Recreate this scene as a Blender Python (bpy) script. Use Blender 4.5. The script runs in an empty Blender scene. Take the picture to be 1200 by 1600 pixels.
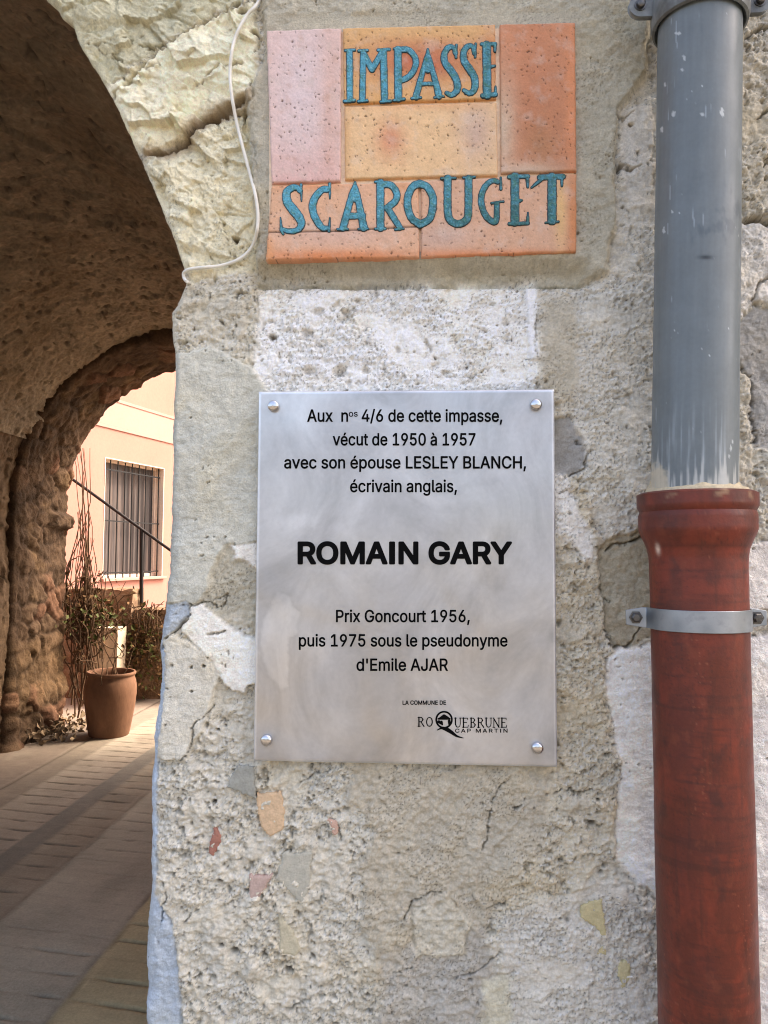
import bpy, math, random
import numpy as np
from mathutils import Vector, Matrix

# ------------------------------------------------------------------ camera
SC = bpy.context.scene
COL = SC.collection
CAM = np.array([0.0, -1.03, 1.6])
FPX = 1180.0                                    # focal length in pixels of a 1200 x 1600 picture
YAW, PIT, ROL = math.radians(3.26), math.radians(3.14), math.radians(0.258)
_F = np.array([-math.sin(YAW)*math.cos(PIT), math.cos(YAW)*math.cos(PIT), math.sin(PIT)])
_R0 = np.array([math.cos(YAW), math.sin(YAW), 0.0])
_U0 = np.cross(_R0, _F)
_R = _R0*math.cos(ROL) + _U0*math.sin(ROL)
_U = _U0*math.cos(ROL) - _R0*math.sin(ROL)

cam_d = bpy.data.cameras.new('camera'); cam = bpy.data.objects.new('camera', cam_d); COL.objects.link(cam)
cam_d.sensor_fit = 'HORIZONTAL'; cam_d.sensor_width = 36.0; cam_d.lens = FPX/1200*36.0
cam_d.clip_start = 0.02; cam_d.clip_end = 2000
cam.matrix_world = Matrix(((_R[0], _U[0], -_F[0], CAM[0]), (_R[1], _U[1], -_F[1], CAM[1]),
                           (_R[2], _U[2], -_F[2], CAM[2]), (0, 0, 0, 1)))
SC.camera = cam

# ------------------------------------------------------------------ sky, sun, exposure
SUN_EL, SUN_AZ = math.radians(50), math.radians(66)     # azimuth from +y towards +x
w = bpy.data.worlds.new('World'); SC.world = w; w.use_nodes = True
nt = w.node_tree; bg = nt.nodes['Background']
sky = nt.nodes.new('ShaderNodeTexSky'); sky.sky_type = 'NISHITA'; sky.sun_disc = False
sky.sun_elevation = SUN_EL; sky.sun_rotation = SUN_AZ
sky.air_density = 0.75; sky.dust_density = 5.5; sky.ozone_density = 0.3
nt.links.new(sky.outputs[0], bg.inputs[0]); bg.inputs[1].default_value = 0.15
sd = bpy.data.lights.new('sun', 'SUN'); sd.energy = 0.8; sd.angle = math.radians(12); sd.color = (1.0, 0.95, 0.88)
sun = bpy.data.objects.new('sun', sd); COL.objects.link(sun)
_s = Vector((math.sin(SUN_AZ)*math.cos(SUN_EL), math.cos(SUN_AZ)*math.cos(SUN_EL), math.sin(SUN_EL)))
sun.rotation_euler = _s.to_track_quat('Z', 'Y').to_euler(); sun.location = (3, 3, 12)
vs = SC.view_settings; vs.view_transform = 'Standard'; vs.look = 'None'; vs.gamma = 1.0; vs.exposure = 2.25; vs.use_white_balance = True; vs.white_balance_temperature = 7250; vs.white_balance_tint = 12
SC.render.engine = 'CYCLES'; SC.cycles.use_denoising = True; SC.cycles.pixel_filter_type = 'BLACKMAN_HARRIS'; SC.cycles.filter_width = 1.05; SC.cycles.max_bounces = 10; SC.cycles.diffuse_bounces = 6

# ------------------------------------------------------------------ helpers
def W(px, py, y=0.0):
    """point of the plane at depth y seen at pixel (px,py); arrays allowed -> (x,z)"""
    a = (np.asarray(px, float)-600)/FPX; b = (800-np.asarray(py, float))/FPX
    d = [_F[i] + a*_R[i] + b*_U[i] for i in range(3)]
    t = (y-CAM[1])/d[1]
    return CAM[0]+t*d[0], CAM[2]+t*d[2]
def PX(x, y, z):
    v = [np.asarray(x)-CAM[0], np.asarray(y)-CAM[1], np.asarray(z)-CAM[2]]
    dot = lambda q: v[0]*q[0]+v[1]*q[1]+v[2]*q[2]
    d = dot(_F)
    return 600+FPX*dot(_R)/d, 800-FPX*dot(_U)/d
def P3(px, py, y):
    x, z = W(px, py, y); return np.array([float(x), y, float(z)])

def _hash(ix, iy, seed):
    h = (ix.astype(np.int64)*374761393 + iy.astype(np.int64)*668265263 + seed*1442695041) & 0xffffffff
    h = ((h ^ (h >> 13))*1274126177) & 0xffffffff
    h = (h ^ (h >> 16)) & 0xffffffff
    h = (h*2246822519) & 0xffffffff
    return (h ^ (h >> 15)) / 4294967295.0
def perlin(x, y, seed=0):
    x = np.asarray(x, float); y = np.asarray(y, float)
    ix = np.floor(x); iy = np.floor(y); fx = x-ix; fy = y-iy
    u = fx*fx*fx*(fx*(fx*6-15)+10); v = fy*fy*fy*(fy*(fy*6-15)+10)
    def g(dx, dy):
        a = _hash(ix+dx, iy+dy, seed)*2*math.pi
        return np.cos(a)*(fx-dx)+np.sin(a)*(fy-dy)
    n0 = g(0, 0)*(1-u)+g(1, 0)*u; n1 = g(0, 1)*(1-u)+g(1, 1)*u
    return (n0*(1-v)+n1*v)*1.5
def fbm(x, y, oct=4, seed=0, gain=0.5, ridged=False):
    s = 0; a = 1.0; t = 0
    for o in range(oct):
        n = perlin(x*2**o+o*17.3, y*2**o-o*9.1, seed+o)
        if ridged: n = 1-2*np.abs(n)
        s = s+a*n; t += a; a *= gain
    return s/t
def pits(x, y, cell, prob, rmin, rmax, seed):
    """round pits: 1 in the middle of a pit, 0 outside"""
    X = x/cell; Y = y/cell; ix = np.floor(X); iy = np.floor(Y); out = np.zeros_like(X)
    for dx in (-1, 0, 1):
        for dy in (-1, 0, 1):
            cx, cy = ix+dx, iy+dy
            on = _hash(cx, cy, seed) < prob
            r = rmin+(rmax-rmin)*_hash(cx, cy, seed+1)**2
            qx = X-(cx+_hash(cx, cy, seed+2)); qy = Y-(cy+_hash(cx, cy, seed+3))
            el = 0.6+0.8*_hash(cx, cy, seed+4)
            d = np.sqrt((qx*el)**2+(qy/el)**2)*cell/r
            out = np.maximum(out, np.where(on, np.clip(1-d*d, 0, 1), 0))
    return out
def cells(x, y, cell, seed):
    """distance to the nearest grain centre, about 0 in the grain and 1 between grains"""
    X = x/cell; Y = y/cell; ix = np.floor(X); iy = np.floor(Y); d = np.full_like(X, 9.)
    for dx in (-1, 0, 1):
        for dy in (-1, 0, 1):
            cx, cy = ix+dx, iy+dy
            d = np.minimum(d, (X-cx-_hash(cx, cy, seed))**2+(Y-cy-_hash(cx, cy, seed+1))**2)
    return np.sqrt(d)
def facets(x, y, cell, seed):
    """broken rock: every cell is a small tilted plane at its own level"""
    X = x/cell; Y = y/cell; ix = np.floor(X); iy = np.floor(Y); best = np.full_like(X, 9.); out = np.zeros_like(X)
    for dx in (-1, 0, 1):
        for dy in (-1, 0, 1):
            cx, cy = ix+dx, iy+dy
            qx = X-cx-_hash(cx, cy, seed); qy = Y-cy-_hash(cx, cy, seed+1); d = qx*qx+qy*qy
            v = (_hash(cx, cy, seed+2)-.5)*2.2*qx+(_hash(cx, cy, seed+3)-.5)*2.2*qy+(_hash(cx, cy, seed+4)-.5)*.7
            n = d < best; out = np.where(n, v, out); best = np.minimum(best, d)
    return out
def sstep(a, b, x):
    t = np.clip((x-a)/(b-a), 0, 1); return t*t*(3-2*t)
def poly_sd(px, py, poly):
    """signed distance to a polygon, negative inside"""
    pts = np.array(poly, float); n = len(pts)
    d = np.full(px.shape, 1e9); ins = np.zeros(px.shape, bool)
    for i in range(n):
        ax, ay = pts[i]; bx, by = pts[(i+1) % n]
        ex, ey = bx-ax, by-ay
        t = np.clip(((px-ax)*ex+(py-ay)*ey)/(ex*ex+ey*ey+1e-12), 0, 1)
        d = np.minimum(d, np.hypot(px-ax-t*ex, py-ay-t*ey))
        c = ((ay > py) != (by > py)) & (px < (bx-ax)*(py-ay)/(by-ay+1e-12)+ax)
        ins ^= c
    return np.where(ins, -d, d)
def line_d(px, py, pts):
    d = np.full(px.shape, 1e9)
    for (ax, ay), (bx, by) in zip(pts[:-1], pts[1:]):
        ex, ey = bx-ax, by-ay
        t = np.clip(((px-ax)*ex+(py-ay)*ey)/(ex*ex+ey*ey+1e-12), 0, 1)
        d = np.minimum(d, np.hypot(px-ax-t*ex, py-ay-t*ey))
    return d
def lin(c):
    c = np.asarray(c, float)/255.0
    return np.where(c <= 0.04045, c/12.92, ((c+0.055)/1.055)**2.4)

# ---- mesh builders
def link(me, name, mat=None, parent=None, smooth=True):
    o = bpy.data.objects.new(name, me); COL.objects.link(o)
    if mat: me.materials.append(mat)
    if parent is not None: o.parent = parent
    if smooth: me.polygons.foreach_set('use_smooth', [True]*len(me.polygons))
    return o
def set_col(me, col):
    a = me.color_attributes.new('Col', 'FLOAT_COLOR', 'POINT')
    c = np.ones((len(me.vertices), 4), np.float32); c[:, :3] = np.clip(col, 0, 1)
    a.data.foreach_set('color', c.ravel())
def grid_mesh(name, P, flip=False):
    ny, nx = P.shape[:2]
    idx = np.arange(ny*nx).reshape(ny, nx)
    q = np.stack([idx[:-1, :-1], idx[:-1, 1:], idx[1:, 1:], idx[1:, :-1]], -1).reshape(-1, 4)
    if flip: q = q[:, ::-1]
    me = bpy.data.meshes.new(name)
    me.vertices.add(ny*nx); me.vertices.foreach_set('co', np.ascontiguousarray(P.reshape(-1), np.float32))
    n = len(q); me.loops.add(n*4); me.loops.foreach_set('vertex_index', np.ascontiguousarray(q.reshape(-1), np.int32))
    me.polygons.add(n); me.polygons.foreach_set('loop_start', np.arange(0, n*4, 4, dtype=np.int32))
    me.update(calc_edges=True)
    return me
class MB:
    def __init__(s): s.v = []; s.f = []
    def add(s, v, f):
        b = len(s.v); s.v += [tuple(map(float, q)) for q in v]; s.f += [tuple(b+i for i in q) for q in f]
    def box(s, x0, x1, y0, y1, z0, z1, M=None):
        v = [(x, y, z) for z in (z0, z1) for y in (y0, y1) for x in (x0, x1)]
        if M is not None: v = [M @ Vector(q) for q in v]
        s.add(v, [(0, 2, 3, 1), (4, 5, 7, 6), (0, 1, 5, 4), (2, 6, 7, 3), (0, 4, 6, 2), (1, 3, 7, 5)])
    def tube(s, pts, rad, n=8, cap=True):
        pts = [Vector(p) for p in pts]; k = len(pts)
        if not hasattr(rad, '__len__'): rad = [rad]*k
        up = Vector((0.13, 0.31, 0.94)); rings = []
        for i, p in enumerate(pts):
            t = (pts[min(i+1, k-1)]-pts[max(i-1, 0)]).normalized()
            a = up-t*up.dot(t)
            if a.length < 1e-3: a = Vector((1, 0, 0))-t*t.x
            a.normalize(); b = t.cross(a); up = a
            rings.append([p+(a*math.cos(2*math.pi*j/n)+b*math.sin(2*math.pi*j/n))*rad[i] for j in range(n)])
        v = [q for r in rings for q in r]
        f = [(i*n+j, i*n+(j+1) % n, (i+1)*n+(j+1) % n, (i+1)*n+j) for i in range(k-1) for j in range(n)]
        if cap: f += [tuple(range(n))[::-1], tuple((k-1)*n+j for j in range(n))]
        s.add(v, f)
    def lathe(s, base, axis, prof, n=64, a0=0, a1=2*math.pi):
        """prof: list of (distance along axis, radius)"""
        base = Vector(base); axis = Vector(axis).normalized()
        a = Vector((1, 0, 0)); a = (a-axis*a.dot(axis)).normalized(); b = axis.cross(a)
        full = abs(a1-a0-2*math.pi) < 1e-6; m = n if full else n+1
        v = []
        for h, r in prof:
            for j in range(m):
                t = a0+(a1-a0)*j/n
                v.append(base+axis*h+(a*math.cos(t)+b*math.sin(t))*r)
        f = [(i*m+j, i*m+(j+1) % m, (i+1)*m+(j+1) % m, (i+1)*m+j) for i in range(len(prof)-1) for j in range(n)]
        s.add(v, f)
    def build(s, name, mat, parent=None, smooth=True, bevel=0):
        me = bpy.data.meshes.new(name); me.from_pydata(s.v, [], s.f); me.update()
        o = link(me, name, mat, parent, smooth)
        if bevel:
            m = o.modifiers.new('bevel', 'BEVEL'); m.width = bevel; m.segments = 2; m.limit_method = 'ANGLE'
        if smooth:
            me.set_sharp_from_angle(angle=math.radians(40))
        return o
def empty(name, loc, label, cat, group=None):
    o = bpy.data.objects.new(name, None); o.location = loc; o.empty_display_size = 0.05; COL.objects.link(o)
    return tag(o, label, cat, group)
def tag(o, label, cat, group=None):
    o['label'] = label; o['category'] = cat
    if group: o['group'] = group
    return o
def adopt(root):
    """parts were built in world space: keep them there under the thing's Empty"""
    bpy.context.view_layer.update()
    for c in root.children:
        if not c.get('_ad'):
            c.matrix_parent_inverse = root.matrix_world.inverted()

# ---- materials
def mat_new(name):
    m = bpy.data.materials.new(name); m.use_nodes = True
    t = m.node_tree; return m, t, t.nodes['Principled BSDF']
def surf(name, color=None, rough=0.9, spec=0.3, metal=0.0, n_scale=300, n_amt=0.25, b_scale=400, b_str=0.4, b_dist=0.002,
         big_scale=0, big_amt=0.0, rough_var=0.0, stretch=(1, 1, 1), tint2=None, tint_scale=8, tint_amt=0.0):
    m, t, p = mat_new(name); N = t.nodes; L = t.links
    tc = N.new('ShaderNodeTexCoord'); mp = N.new('ShaderNodeMapping'); mp.inputs['Scale'].default_value = stretch
    L.new(tc.outputs['Object'], mp.inputs[0])
    if color is None:
        at = N.new('ShaderNodeAttribute'); at.attribute_name = 'Col'; base = at.outputs['Color']
    else:
        rg = N.new('ShaderNodeRGB'); rg.outputs[0].default_value = (*color, 1); base = rg.outputs[0]
    def noise(scale, detail=4, rough_=0.6):
        n = N.new('ShaderNodeTexNoise'); n.inputs['Scale'].default_value = scale; n.inputs['Detail'].default_value = detail
        n.inputs['Roughness'].default_value = rough_; L.new(mp.outputs[0], n.inputs['Vector']); return n.outputs['Fac']
    def mul(base, fac, amt):
        mr = N.new('ShaderNodeMapRange'); mr.inputs['From Min'].default_value = 0.25; mr.inputs['From Max'].default_value = 0.75
        mr.inputs['To Min'].default_value = 1-amt; mr.inputs['To Max'].default_value = 1+amt; L.new(fac, mr.inputs['Value'])
        vm = N.new('ShaderNodeVectorMath'); vm.operation = 'SCALE'; L.new(base, vm.inputs[0]); L.new(mr.outputs[0], vm.inputs['Scale'])
        return vm.outputs[0]
    if tint2 is not None:
        rp = N.new('ShaderNodeMapRange'); rp.inputs['From Min'].default_value = 0.45; rp.inputs['From Max'].default_value = 0.65
        rp.inputs['To Max'].default_value = tint_amt; L.new(noise(tint_scale, 5, 0.65), rp.inputs['Value'])
        mx = N.new('ShaderNodeMix'); mx.data_type = 'RGBA'; L.new(rp.outputs[0], mx.inputs['Factor'])
        L.new(base, mx.inputs['A']); mx.inputs['B'].default_value = (*tint2, 1); base = mx.outputs['Result']
    if big_scale: base = mul(base, noise(big_scale, 5), big_amt)
    if n_amt: base = mul(base, noise(n_scale), n_amt)
    L.new(base, p.inputs['Base Color'])
    p.inputs['Roughness'].default_value = rough; p.inputs['Specular IOR Level'].default_value = spec; p.inputs['Metallic'].default_value = metal
    if rough_var:
        mr = N.new('ShaderNodeMapRange'); mr.inputs['To Min'].default_value = rough-rough_var; mr.inputs['To Max'].default_value = rough+rough_var
        mr.inputs['From Min'].default_value = 0.3; mr.inputs['From Max'].default_value = 0.7
        L.new(noise(big_scale or 20, 5), mr.inputs['Value']); L.new(mr.outputs[0], p.inputs['Roughness'])
    if b_str:
        b = N.new('ShaderNodeBump'); b.inputs['Strength'].default_value = b_str; b.inputs['Distance'].default_value = b_dist
        L.new(noise(b_scale, 5, 0.7), b.inputs['Height']); L.new(b.outputs[0], p.inputs['Normal'])
    return m

# ================================================================== LARGE STRUCTURE: the front wall
# edge of the passage opening in the wall plane (pixels)
EDGE = [(-170, -330), (-60, -200), (8, -100), (50, -35), (73, 0), (89, 14), (97, 28), (113, 38), (119, 58), (130, 80), (150, 112), (163, 132), (180, 162), (215, 240), (250, 320), (276, 385), (288, 425), (289, 446),
        (279, 470), (266, 488), (270, 540), (272, 600), (267, 700), (262, 800), (257, 880), (252, 940), (246, 1000), (244, 1060), (237, 1110),
        (232, 1180), (230, 1300), (227, 1400), (222, 1500), (222, 1640), (220, 1800)]
_ex, _ez = W(np.array([e[0] for e in EDGE]), np.array([e[1] for e in EDGE]), 0.0)
def edge_x(z):
    z = np.asarray(z, float); o = np.argsort(_ez)
    x = np.interp(z, _ez[o], _ex[o])
    j = 0.0022*fbm(z*60, z*0+3.3, 4, 71, 0.7)+0.004*fbm(z*14, z*0+1.3, 3, 75)*(z < 1.95)
    return x+j

def G(r, g, b):
    v = np.array([r, g, b], float); return lin(v*.88+v.mean()*.12+5)*1.28
# name, polygon, colour, height, medium amp, fine amp, soft edge px, crack depth, pit prob
REG = [
 # poly, colour, height(m), med, fine, soft, crack, pits, warp
 ([(0,-400),(430,-400),(418,-5),(345,15),(245,75),(165,132),(60,90)], G(190,184,152), .002, .0026,.0007, 5,.004,.04, 6),       # upper left stone
 ([(100,150),(165,135),(245,80),(345,22),(400,4),(402,165),(365,172),(325,185),(290,215),(235,245),(150,180)], G(228,219,186), .006,.0024,.0005,5,.006,.02,5), # pale faceted stone
 ([(225,255),(290,222),(325,192),(392,172),(405,300),(400,420),(300,440),(270,380)], G(216,206,172), .001,.0034,.0010,7,.003,.06,6),
 ([(388,165),(415,100),(412,0),(425,-400),(1010,-400),(1010,120),(965,180),(958,260),(962,330),(945,430),(880,452),(640,446),(400,446),(395,300)], G(172,164,142),.0165,.0022,.0009,6,.000,.05,6), # mortar around the tiles
 ([(398,450),(640,446),(838,448),(838,560),(842,625),(400,640)], G(230,226,216),.001,.0022,.0028,11,.0030,.12,20),                # white rough cast
 ([(820,450),(838,447),(842,560),(828,562)], G(232,230,222),.005,.0010,.0006,3,.001,.0,2),  # raised lip of the rough cast, its lit white put into the colour
 ([(240,446),(400,446),(405,520),(400,590),(330,560),(270,570),(240,560)], G(190,182,160),.002,.0040,.0022,8,.000,.16,8),        # crumbly patch by the arch
 ([(230,560),(300,552),(330,540),(400,575),(420,620),(420,840),(395,850),(360,870),(340,900),(305,948),(240,940)], G(186,184,168),.007,.0016,.0003,4,.003,.02,5), # smooth grey green render
 ([(345,870),(360,855),(400,845),(420,900),(420,1000),(395,985),(370,950),(345,975),(312,945)], G(176,168,146),.001,.0030,.0012,5,.002,.05,6),
 ([(300,945),(318,945),(345,965),(372,985),(420,1000),(420,1070),(388,1072),(380,1086),(355,1072),(335,1040),(300,1000),(285,985)], G(228,222,208),.008,.0012,.0006,2.5,.004,.05,4), # white plaster flake
 ([(360,852),(420,845),(420,900),(372,872)], G(222,216,203),.006,.0012,.0010,3,.003,.06,4),
 ([(235,1010),(262,990),(300,1000),(345,1050),(330,1100),(318,1145),(285,1190),(240,1185),(225,1180)], G(200,194,176),.008,.0014,.0005,3,.0045,.05,5), # flat pale patch
 ([(242,945),(290,940),(298,962),(278,985),(252,1000),(240,1030)], G(167,178,188),.004,.0035,.0004,3,.004,.05,4),              # grey corner render, blue sky light put into its colour
 ([(225,1010),(254,1000),(256,1040),(258,1080),(248,1150),(244,1240),(246,1330),(240,1400),(220,1500),(200,1500)], G(172,184,194),.000,.0016,.0004,3,.004,.03,3),  # corner render again, tinted with the blue of the sky light
 ([(200,1400),(246,1405),(268,1440),(275,1490),(283,1600),(283,1900),(200,1900)], G(163,174,183),-.001,.0020,.0005,3,.004,.06,3),  # foot of the corner strip, same sky light in its colour
 # right of the plaque
 ([(842,452),(880,450),(950,432),(962,330),(960,260),(968,180),(1010,110),(1040,60),(1040,800),(1020,830),(930,850),(900,790),(860,750),(842,620)], G(200,193,176),.003,.0024,.0024,7,.002,.10,7),
 ([(972,180),(1000,165),(1022,170),(1022,330),(985,330),(966,260)], G(208,200,184),.006,.0020,.0008,5,.002,.10,5),
 ([(845,470),(900,470),(905,600),(880,630),(845,610)], G(180,170,148),.004,.0016,.0012,9,.000,.02,7),
 ([(852,655),(890,650),(908,690),(915,722),(905,742),(852,742)], G(150,146,138),.000,.0018,.0008,3,.005,.05,4),
 ([(842,745),(905,745),(940,850),(935,880),(945,960),(935,1000),(960,1190),(965,1260),(950,1330),(900,1400),(780,1380),(842,1200)], G(194,182,156),.004,.0046,.0026,7,.002,.16,7),
 ([(850,742),(880,740),(905,800),(930,850),(925,880),(870,830)], G(214,208,196),.005,.0024,.0022,6,.002,.12,6),
 ([(935,865),(950,842),(1020,820),(1060,800),(1060,985),(1010,1000),(985,1008),(965,1012),(948,985),(940,930)], G(168,158,134),-.004,.0030,.0008,3,.007,.04,5), # brown stone behind the socket
 ([(945,1030),(970,1012),(1010,1008),(1060,1000),(1060,1390),(1030,1400),(985,1370),(962,1340),(968,1190),(952,1100)], G(228,222,212),.001,.0016,.0005,3,.005,.05,4), # white lilac plaster
 ([(540,1195),(860,1195),(850,1300),(800,1385),(770,1430),(770,1540),(640,1700),(600,1600),(560,1400),(570,1290)], G(178,167,144),.005,.0036,.0014,10,.000,.05,22), # smeared cement
 ([(600,1480),(760,1440),(780,1560),(770,1900),(560,1900)], G(172,165,150),.002,.0036,.0014,9,.001,.06,9),
 ([(640,1420),(700,1400),(735,1440),(725,1490),(650,1495)], G(190,180,156),.006,.0030,.0014,6,.005,.10,6),
 ([(785,1430),(860,1400),(960,1370),(1030,1405),(1060,1500),(1060,1900),(780,1900)], G(197,190,174),.003,.0030,.0026,7,.002,.10,7),
 ([(755,1530),(800,1530),(790,1900),(750,1900)], G(194,186,160),.003,.0018,.0008,8,.001,.04,14),
 # right of the pipe
 ([(1130,30),(1400,-100),(1400,340),(1160,345)], G(186,176,154),.003,.0045,.0020,6,.004,.14,7),
 ([(1140,350),(1190,345),(1400,400),(1400,500),(1180,470),(1140,520)], G(202,195,182),.003,.0040,.0012,4,.005,.08,6),
 ([(1140,520),(1180,475),(1400,510),(1400,720),(1175,700),(1165,580)], G(158,153,144),-.002,.0030,.0010,4,.005,.06,6),
 ([(1140,560),(1170,590),(1180,780),(1140,780)], G(190,180,158),.002,.0040,.0020,5,.003,.10,5),
 ([(1150,850),(1400,840),(1400,900),(1150,960)], G(218,210,198),.006,.0014,.0005,3,.004,.04,4),
 ([(1150,1000),(1400,960),(1400,1900),(1150,1900)], G(222,215,204),.004,.0016,.0006,3,.004,.05,5),
]
CRACK = [  # open joints and cracks: polyline, half width px, depth m
 ([(150,190),(180,145),(205,120),(245,80),(280,60),(320,35),(355,16),(372,6)], 4.5, .018),
 ([(235,242),(262,240),(290,222),(318,192),(345,178),(362,170),(384,160)], 6.5, .016),
 ([(312,140),(330,118),(350,108),(380,102)], 2.0, .007),
 ([(225,55),(150,75),(195,105)], 1.6, .004),
 ([(175,85),(190,100)], 2.0, .006), ([(215,70),(235,75),(260,68)], 2.4, .007),
 ([(280,945),(300,948),(325,940),(345,945)], 2.5, .009), ([(345,950),(352,930),(330,935)], 1.5, .006),
 ([(262,1000),(280,985),(296,968),(298,958)], 2.5, .010), ([(248,1015),(256,1010)], 4, .014),
 ([(283,1190),(302,1162),(303,1135),(325,1112),(335,1100)], 2.6, .009), ([(330,990),(345,988),(352,985)], 2.6, .008),
 ([(948,862),(960,850),(990,842),(1020,828)], 2.5, .009), ([(945,985),(960,1012),(985,1008),(1000,985),(1010,975)], 3.2, .012),
 ([(938,900),(945,940),(955,942)], 2.0, .008),
 ([(465,1224),(490,1210),(520,1200)], 1.8, .007), ([(795,1212),(768,1250),(760,1310),(752,1325)], 2.0, .007),
 ([(630,1440),(645,1405),(672,1392),(690,1395)], 2.6, .010), ([(760,1420),(775,1412),(790,1415)], 2.4, .010),
 ([(715,1526),(740,1518),(770,1500),(785,1490)], 2.2, .008), ([(960,270),(975,262),(985,268),(998,262)], 4.0, .014), ([(968,262),(964,272)], 5.0, .014),
 ([(962,180),(975,190),(990,178)], 2.2, .008), ([(975,325),(985,335)], 2, .006),
 ([(1160,345),(1180,340),(1200,350),(1230,345)], 5.0, .020), ([(1180,190),(1200,175),(1230,170)], 3.5, .012), ([(1165,60),(1190,45),(1220,45)], 4.0, .014),
 ([(1175,470),(1190,440),(1230,430)], 3, .010), ([(1150,560),(1172,590),(1180,690)], 2.5, .008),
 ([(900,690),(918,712),(912,735),(890,742)], 2.2, .008), ([(500,1290),(528,1285),(530,1320),(540,1345)], 2.2, .008),
 ([(430,1518),(455,1520),(470,1515)], 3.0, .010), ([(288,1440),(300,1425),(310,1420)], 2.2, .008), ([(835,470),(840,520),(835,560)], 1.6, .004),
 ([(305,1530),(318,1522)], 3.0, .009), ([(250,1372),(262,1400),(256,1420),(250,1445)], 3.0, .010), ([(615,1520),(640,1510)],2.2,.007),
 ([(870,1240),(890,1236),(905,1240),(930,1230)], 2.6, .009), ([(868,1340),(890,1345)], 3, .010), ([(800,1262),(815,1258)], 3.5, .012),
 ([(985,1378),(1005,1440),(1020,1480),(1010,1520),(1003,1560)], 1.3, .004), ([(1020,1068),(1035,1072)],2.0,.006), ([(250,100),(230,110)],2,.005),
]
HOLES = [(368,372,5,.02),(497,490,9,.006),(542,488,9,.006),(478,520,11,.006),(484,580,11,.007),(530,580,12,.007),(426,528,6,.012),
         (560,470,5,.006),(553,482,5,.006),(318,1042,3.5,.012),(298,1040,3,.01),(304,1080,3,.01),(985,199,4,.012),(922,1286,6,.012),(342,1140,3.5,.012),
         (336,1253,4.5,.012),(337,1320,4,.012),(343,1375,4.5,.014),(385,1390,4,.01),(452,1518,7,.012),(368,1484,6,.01),(416,1490,4,.01),(490,1492,4,.01),
         (575,1555,4,.010),(395,55,6,.012),(385,180,5,.012),(690,470,3,.006),(760,520,3,.006),(620,545,6,.004),(350,350,4,.008),(380,20,8,.014),
         (404,1170,3,.01),(460,1140,3,.01),(345,1475,4,.01)]
PLQ = [(396,604),(872,600),(878,1204),(388,1196)]

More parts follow.
